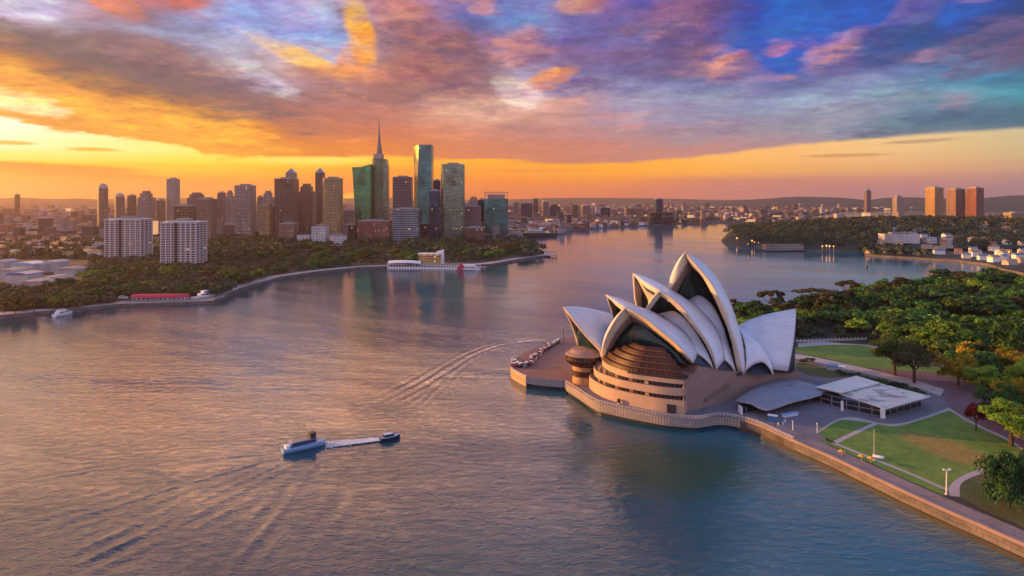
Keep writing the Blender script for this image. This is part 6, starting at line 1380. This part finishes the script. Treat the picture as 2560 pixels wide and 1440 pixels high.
# far shore
T_(1632, 1659, 495, 2500, NV, 'lone dark blue round tower on the far shore', style='cyl'); t = T_(1618, 1682, 531, 2450, BLK, 'dark windowless fort-like block at the waterline below the lone tower', depth=60, kit=False)
for i, (a, b_, c, st, lb) in enumerate([(1284, 1298, 506, 'box', 'slim far tower nearest the open-crowned tower'), (1302, 1331, 508, 'box', 'wide low far tower left of the twin pointed ones'), (1333, 1345, 497, 'box', 'thin far tower left of the rounded far tower'), (1354, 1373, 500, 'dome', 'far tower with rounded top'), (1374, 1401, 511, 'step', 'far stepped block right of the rounded far tower'), (1430, 1446, 512, 'box', 'small far block in mid shore'), (1451, 1477, 511, 'dome', 'low far block with domed roof'), (1500, 1526, 519, 'box', 'low square far block left of the lone round tower'), (1560, 1612, 521, 'box', 'long flat far block near the lone round tower')]):
    T_(a, b_, c, 3000+i*37, [PU, NV, DB][i % 3], lb, style=st)
T_(2160, 2178, 472, 3300, PU, 'slim tower with lit rounded podium on the right horizon', style='pyramid'); T_(2231, 2260, 488, 3200, OR, 'wide capped tower with pale pillars on the right horizon', style='step')
O1 = fmat('gold_block', (.42, .25, .08), (.12, .10, .10), 3.4, 3, .4, .35, .3, .3, lit=.02); O2 = fmat('rose_block', (.27, .15, .11), (.10, .08, .09), 3.4, 3, .4, .35, .3, .3, lit=.02)
T_(2315, 2359, 470, 1900, O1, 'sunlit tower, leftmost of the three at the right', depth=44); T_(2366, 2413, 473, 2000, O2, 'middle tower of the three at the right', depth=44); T_(2411, 2424, 480, 2150, PU, 'slab half hidden between middle and right tower'); T_(2421, 2460, 470, 1950, RD, 'right tower of the three, reddish', depth=42)
T_(2508, 2575, 533, 1750, GL, 'broad golden lit block at the right frame edge', depth=30); T_(2520, 2580, 596, 1300, GL, 'low yellow lit building at the right frame edge', depth=20)
T_(2193, 2302, 587, 1265, WH, 'long white colonnaded building below the wood', depth=30, rz=R(-6)); T_(2306, 2342, 592, 1260, WH, 'white gabled building right of the long colonnaded one', style='pyramid'); T_(2351, 2381, 597, 1260, WH, 'small white block right of the gabled building')
T_(1905, 2010, 612, 1215, PG, 'low sandstone sea fort on the headland shore', depth=22, kit=False)
m = facade('arcade', (.62, .44, .26), (.25, .15, .06), 4.5, 4, .3, .35, .2, .4, lit=.25)
T_(2162, 2322, 628, 1130, m, 'long lit arcade wharf building on the headland quay', depth=16, rz=R(-4))
T_(2420, 2470, 586, 1500, OR, 'pink sunlit villas row beyond the arcade'); T_(2430, 2505, 604, 1350, WH, 'low white terrace behind the trees near the right edge', depth=24)
M['mroof'] = plain('white_market_roof', (.50, .47, .46), .7, var=.3, scale=.15); M['mroof2'] = plain('cream_market_roof', (.38, .32, .28), .8, var=.35, scale=.15)
# white market roofs at the left
for i, (a, b_, y_, Y, mt) in enumerate([(0, 60, 672, 760, 'roofwhite'), (45, 100, 655, 840, 'hullblue'), (90, 125, 656, 850, 'white'), (122, 158, 651, 860, 'white'), (150, 205, 668, 830, 'roofwhite'), (0, 28, 650, 900, 'white'), (35, 90, 680, 740, 'blue'), (110, 170, 690, 720, 'roofwhite'), (60, 130, 700, 690, 'roofwhite')]):
    X0, X1 = (a-CX)/F*Y, (b_-CX)/F*Y; zt = H-(y_-HZ)*Y/F
    lb = ['white market roof at the far left edge, front', 'pale blue vaulted market roof in the middle', 'small white vaulted roof right of the blue one', 'white vaulted roof with bright ridge', 'cream market roof nearest the tree belt', 'white roof at the left edge, farthest back', 'deep blue market roof in front of the pale blue one', 'cream roof at the front right of the market', 'long cream roof at the front of the market'][i]
    mt = {'white': 'mroof', 'roofwhite': 'mroof2'}.get(mt, mt); t = thing('market_hall', lb, 'market hall', ((X0+X1)/2, Y, 3)); Wd = X1-X0; D = 26; mb = MB(); mb.box((0, 0, (zt-5)/2), (Wd*.96, D*.94, zt-5)); mb.build('wall', M['concrete'], t)
    mb = MB(); rows = []
    for k in range(9): a_ = math.pi*k/8; rows.append([(-Wd/2*math.cos(a_), -D/2, zt-5+2.6*math.sin(a_)), (-Wd/2*math.cos(a_), D/2, zt-5+2.6*math.sin(a_))])
    mb.grid(rows); mb.face([r_[0] for r_ in rows][::-1]); mb.build('roof', M[mt], t)
# suburb houses: the nearest as houses, the rest as one spread
def house_mesh(seed):
    r = random.Random(seed); L, D_, h = r.uniform(12, 22), r.uniform(9, 14), r.uniform(5, 9); a = MB(); a.box((0, 0, h/2), (L, D_, h)); b2 = MB(); e = .8
    b2.face([(-L/2-e, -D_/2-e, h), (L/2+e, -D_/2-e, h), (L/2+e, 0, h+3.4), (-L/2-e, 0, h+3.4)]); b2.face([(-L/2-e, 0, h+3.4), (L/2+e, 0, h+3.4), (L/2+e, D_/2+e, h), (-L/2-e, D_/2+e, h)]); b2.face([(-L/2-e, D_/2+e, h), (-L/2-e, -D_/2-e, h), (-L/2-e, 0, h+3.4)]); b2.face([(L/2+e, -D_/2-e, h), (L/2+e, D_/2+e, h), (L/2+e, 0, h+3.4)])
    return a, b2
HM = []
for s, (w_, r_) in enumerate([('white', 'grey'), ('terrace', 'red'), ('concrete', 'drumwall'), ('roofwhite', 'greyroof'), ('soffit', 'drumwall'), ('white', 'drumwall')]):
    a, b2 = house_mesh(s); roofm = M[r_] if r_ != 'red' else M.setdefault('tile', plain('tile_roof', (.30, .10, .06), .8))
    oa, ob = a.build('wall', M[w_]), b2.build('roof', roofm); HM.append((oa.data, ob.data)); bpy.data.objects.remove(oa); bpy.data.objects.remove(ob)
hs = []
def houses(n, pxr, pyr, label, group, ok):
    k = c = 0
    while c < n and k < 9000:
        k += 1; px, py = rnd.uniform(*pxr), rnd.uniform(*pyr); q = P(px, py, 3)
        if not ok(px, py, q): continue
        if min([math.hypot(q.x-a[0], q.y-a[1]) for a in hs] or [99]) < 20: continue
        hs.append((q.x, q.y)); c += 1; t = thing('house', label, 'house', (q.x, q.y, 3+(hill(q.x, q.y) if px > 1800 else 0)), rnd.uniform(-.6, .6), group)
        if px > 2100: t.scale = (.75, .75, .9)
        a, b2 = HM[rnd.randrange(6)]
        for nm, me in (('wall', a), ('roof', b2)):
            o = bpy.data.objects.new(nm, me); COL.objects.link(o); o.parent = t
houses(90, (0, 250), (560, 645), 'small house among trees in the hazy suburb behind the market', 'houses of the left suburb', lambda px, py, q: True)
houses(75, (2165, 2560), (590, 662), 'small house on the slope above the right-hand quay', 'houses on the right headland', lambda px, py, q: inpoly(q.x, q.y, hpoly) and py < np.interp(px, [2160, 2400, 2560], [622, 645, 676]))
houses(80, (1275, 1620), (545, 583), 'small house on the low far shore behind the moored ship', 'houses of the far shore', lambda px, py, q: city_in(q.x, q.y))
def field_(pts, label):
    v = []; lv = []
    f = []
    for (x, y, z, a, b_, c) in pts:
        k = len(v); v += [(x+sx*a/2, y+sy*b_/2, z+dz) for dz in (0, c) for sx, sy in ((-1, -1), (1, -1), (1, 1), (-1, 1))]
        f += [(k, k+1, k+5, k+4), (k+1, k+2, k+6, k+5), (k+2, k+3, k+7, k+6), (k+3, k, k+4, k+7), (k+4, k+5, k+6, k+7)]; u = rnd.random(); lv += [u if u < .955 or rnd.random() < .6 else .5]*4+[min(.94, rnd.random())]
    me = bpy.data.meshes.new('suburb'); me.from_pydata(v, [], f); at = me.attributes.new('lv', 'FLOAT', 'FACE'); at.data.foreach_set('value', lv); me.materials.append(M['suburb'])
    o = bpy.data.objects.new('suburb', me); COL.objects.link(o); tag(o, label, 'suburb', None, 'stuff')
pts = []
while len(pts) < 9000:
    y = 1500+8500*rnd.random()**1.7; x = rnd.uniform(-.9, .95)*y; px = x/y*F+CX; py = HZ+F*93/y
    if not (city_in(x, y) or inpoly(x, y, hpoly)): continue
    if inpoly(x, y, hpoly) and hill(x, y) > 6: continue
    if y < 2300 and 560 < px < 1280 and rnd.random() < .5: pass
    s = 1+y/5000; tall = rnd.random() < (.05 if px > 1275 else .09)
    pts.append((x, y, 3, rnd.uniform(9, 22)*s, rnd.uniform(9, 18)*s, rnd.uniform(5, 10)*(1+.4*s)*(rnd.uniform(1.8, 3.2) if tall else 1)))
field_(pts, 'spread of low far buildings fading to the horizon')
# distant shore lamps
LG = 'lamps along the headland shore'; proto = None
for px, py, r_ in [(1842, 597, 3.4), (1880, 603, 3.2), (1886, 606, 2), (1960, 600, 3), (1977, 603, 3.2), (2056, 617, 2.4), (2066, 616, 3), (2074, 617, 3), (2084, 617, 2.4), (2055, 572, 3), (2130, 592, 2.2), (2170, 574, 2), (2232, 572, 2), (2410, 562, 4), (2522, 632, 3), (1896, 608, 1.6), (1870, 611, 1.5)]:
    Y_ = F*90/(py+6-HZ); q = W(px, py, Y_); zz = 3+hill(q.x, Y_)
    if proto is None:
        proto = t = thing('street_lamp', '', 'street lamp'); mb = MB(); mb.tube([(0, 0, -8), (0, 0, 0)], .15, 5); mb.build('pole', M['grey'], t); mb = MB(); mb.ball((0, 0, .5), .5); mb.build('lamp_globe', M['lampglow'], t)
    else: t = copy_tree(proto)
    t.location = (q.x, Y_, q.z); t.scale = (r_*.8, r_*.8, r_*.8); t['label'] = 'glowing amber lamp on the shore or slope of the headland'; t['group'] = LG
# ------------------------------------------------------------------ evening haze
mb = MB(); mb.box((0, 6900, 165), (26000, 14500, 350)); o = mb.build('haze', []); o.data.materials.clear()
m = bpy.data.materials.new('haze'); m.use_nodes = True; n = NT(m.node_tree); m.node_tree.nodes.clear()
v = n.node('ShaderNodeVolumePrincipled', {'Color': (1.0, .74, .64), 'Density': 4.3e-5, 'Anisotropy': .7})
n.l.new(v, n.n.new('ShaderNodeOutputMaterial').inputs['Volume']); o.data.materials.append(m); tag(o, kind='stuff')
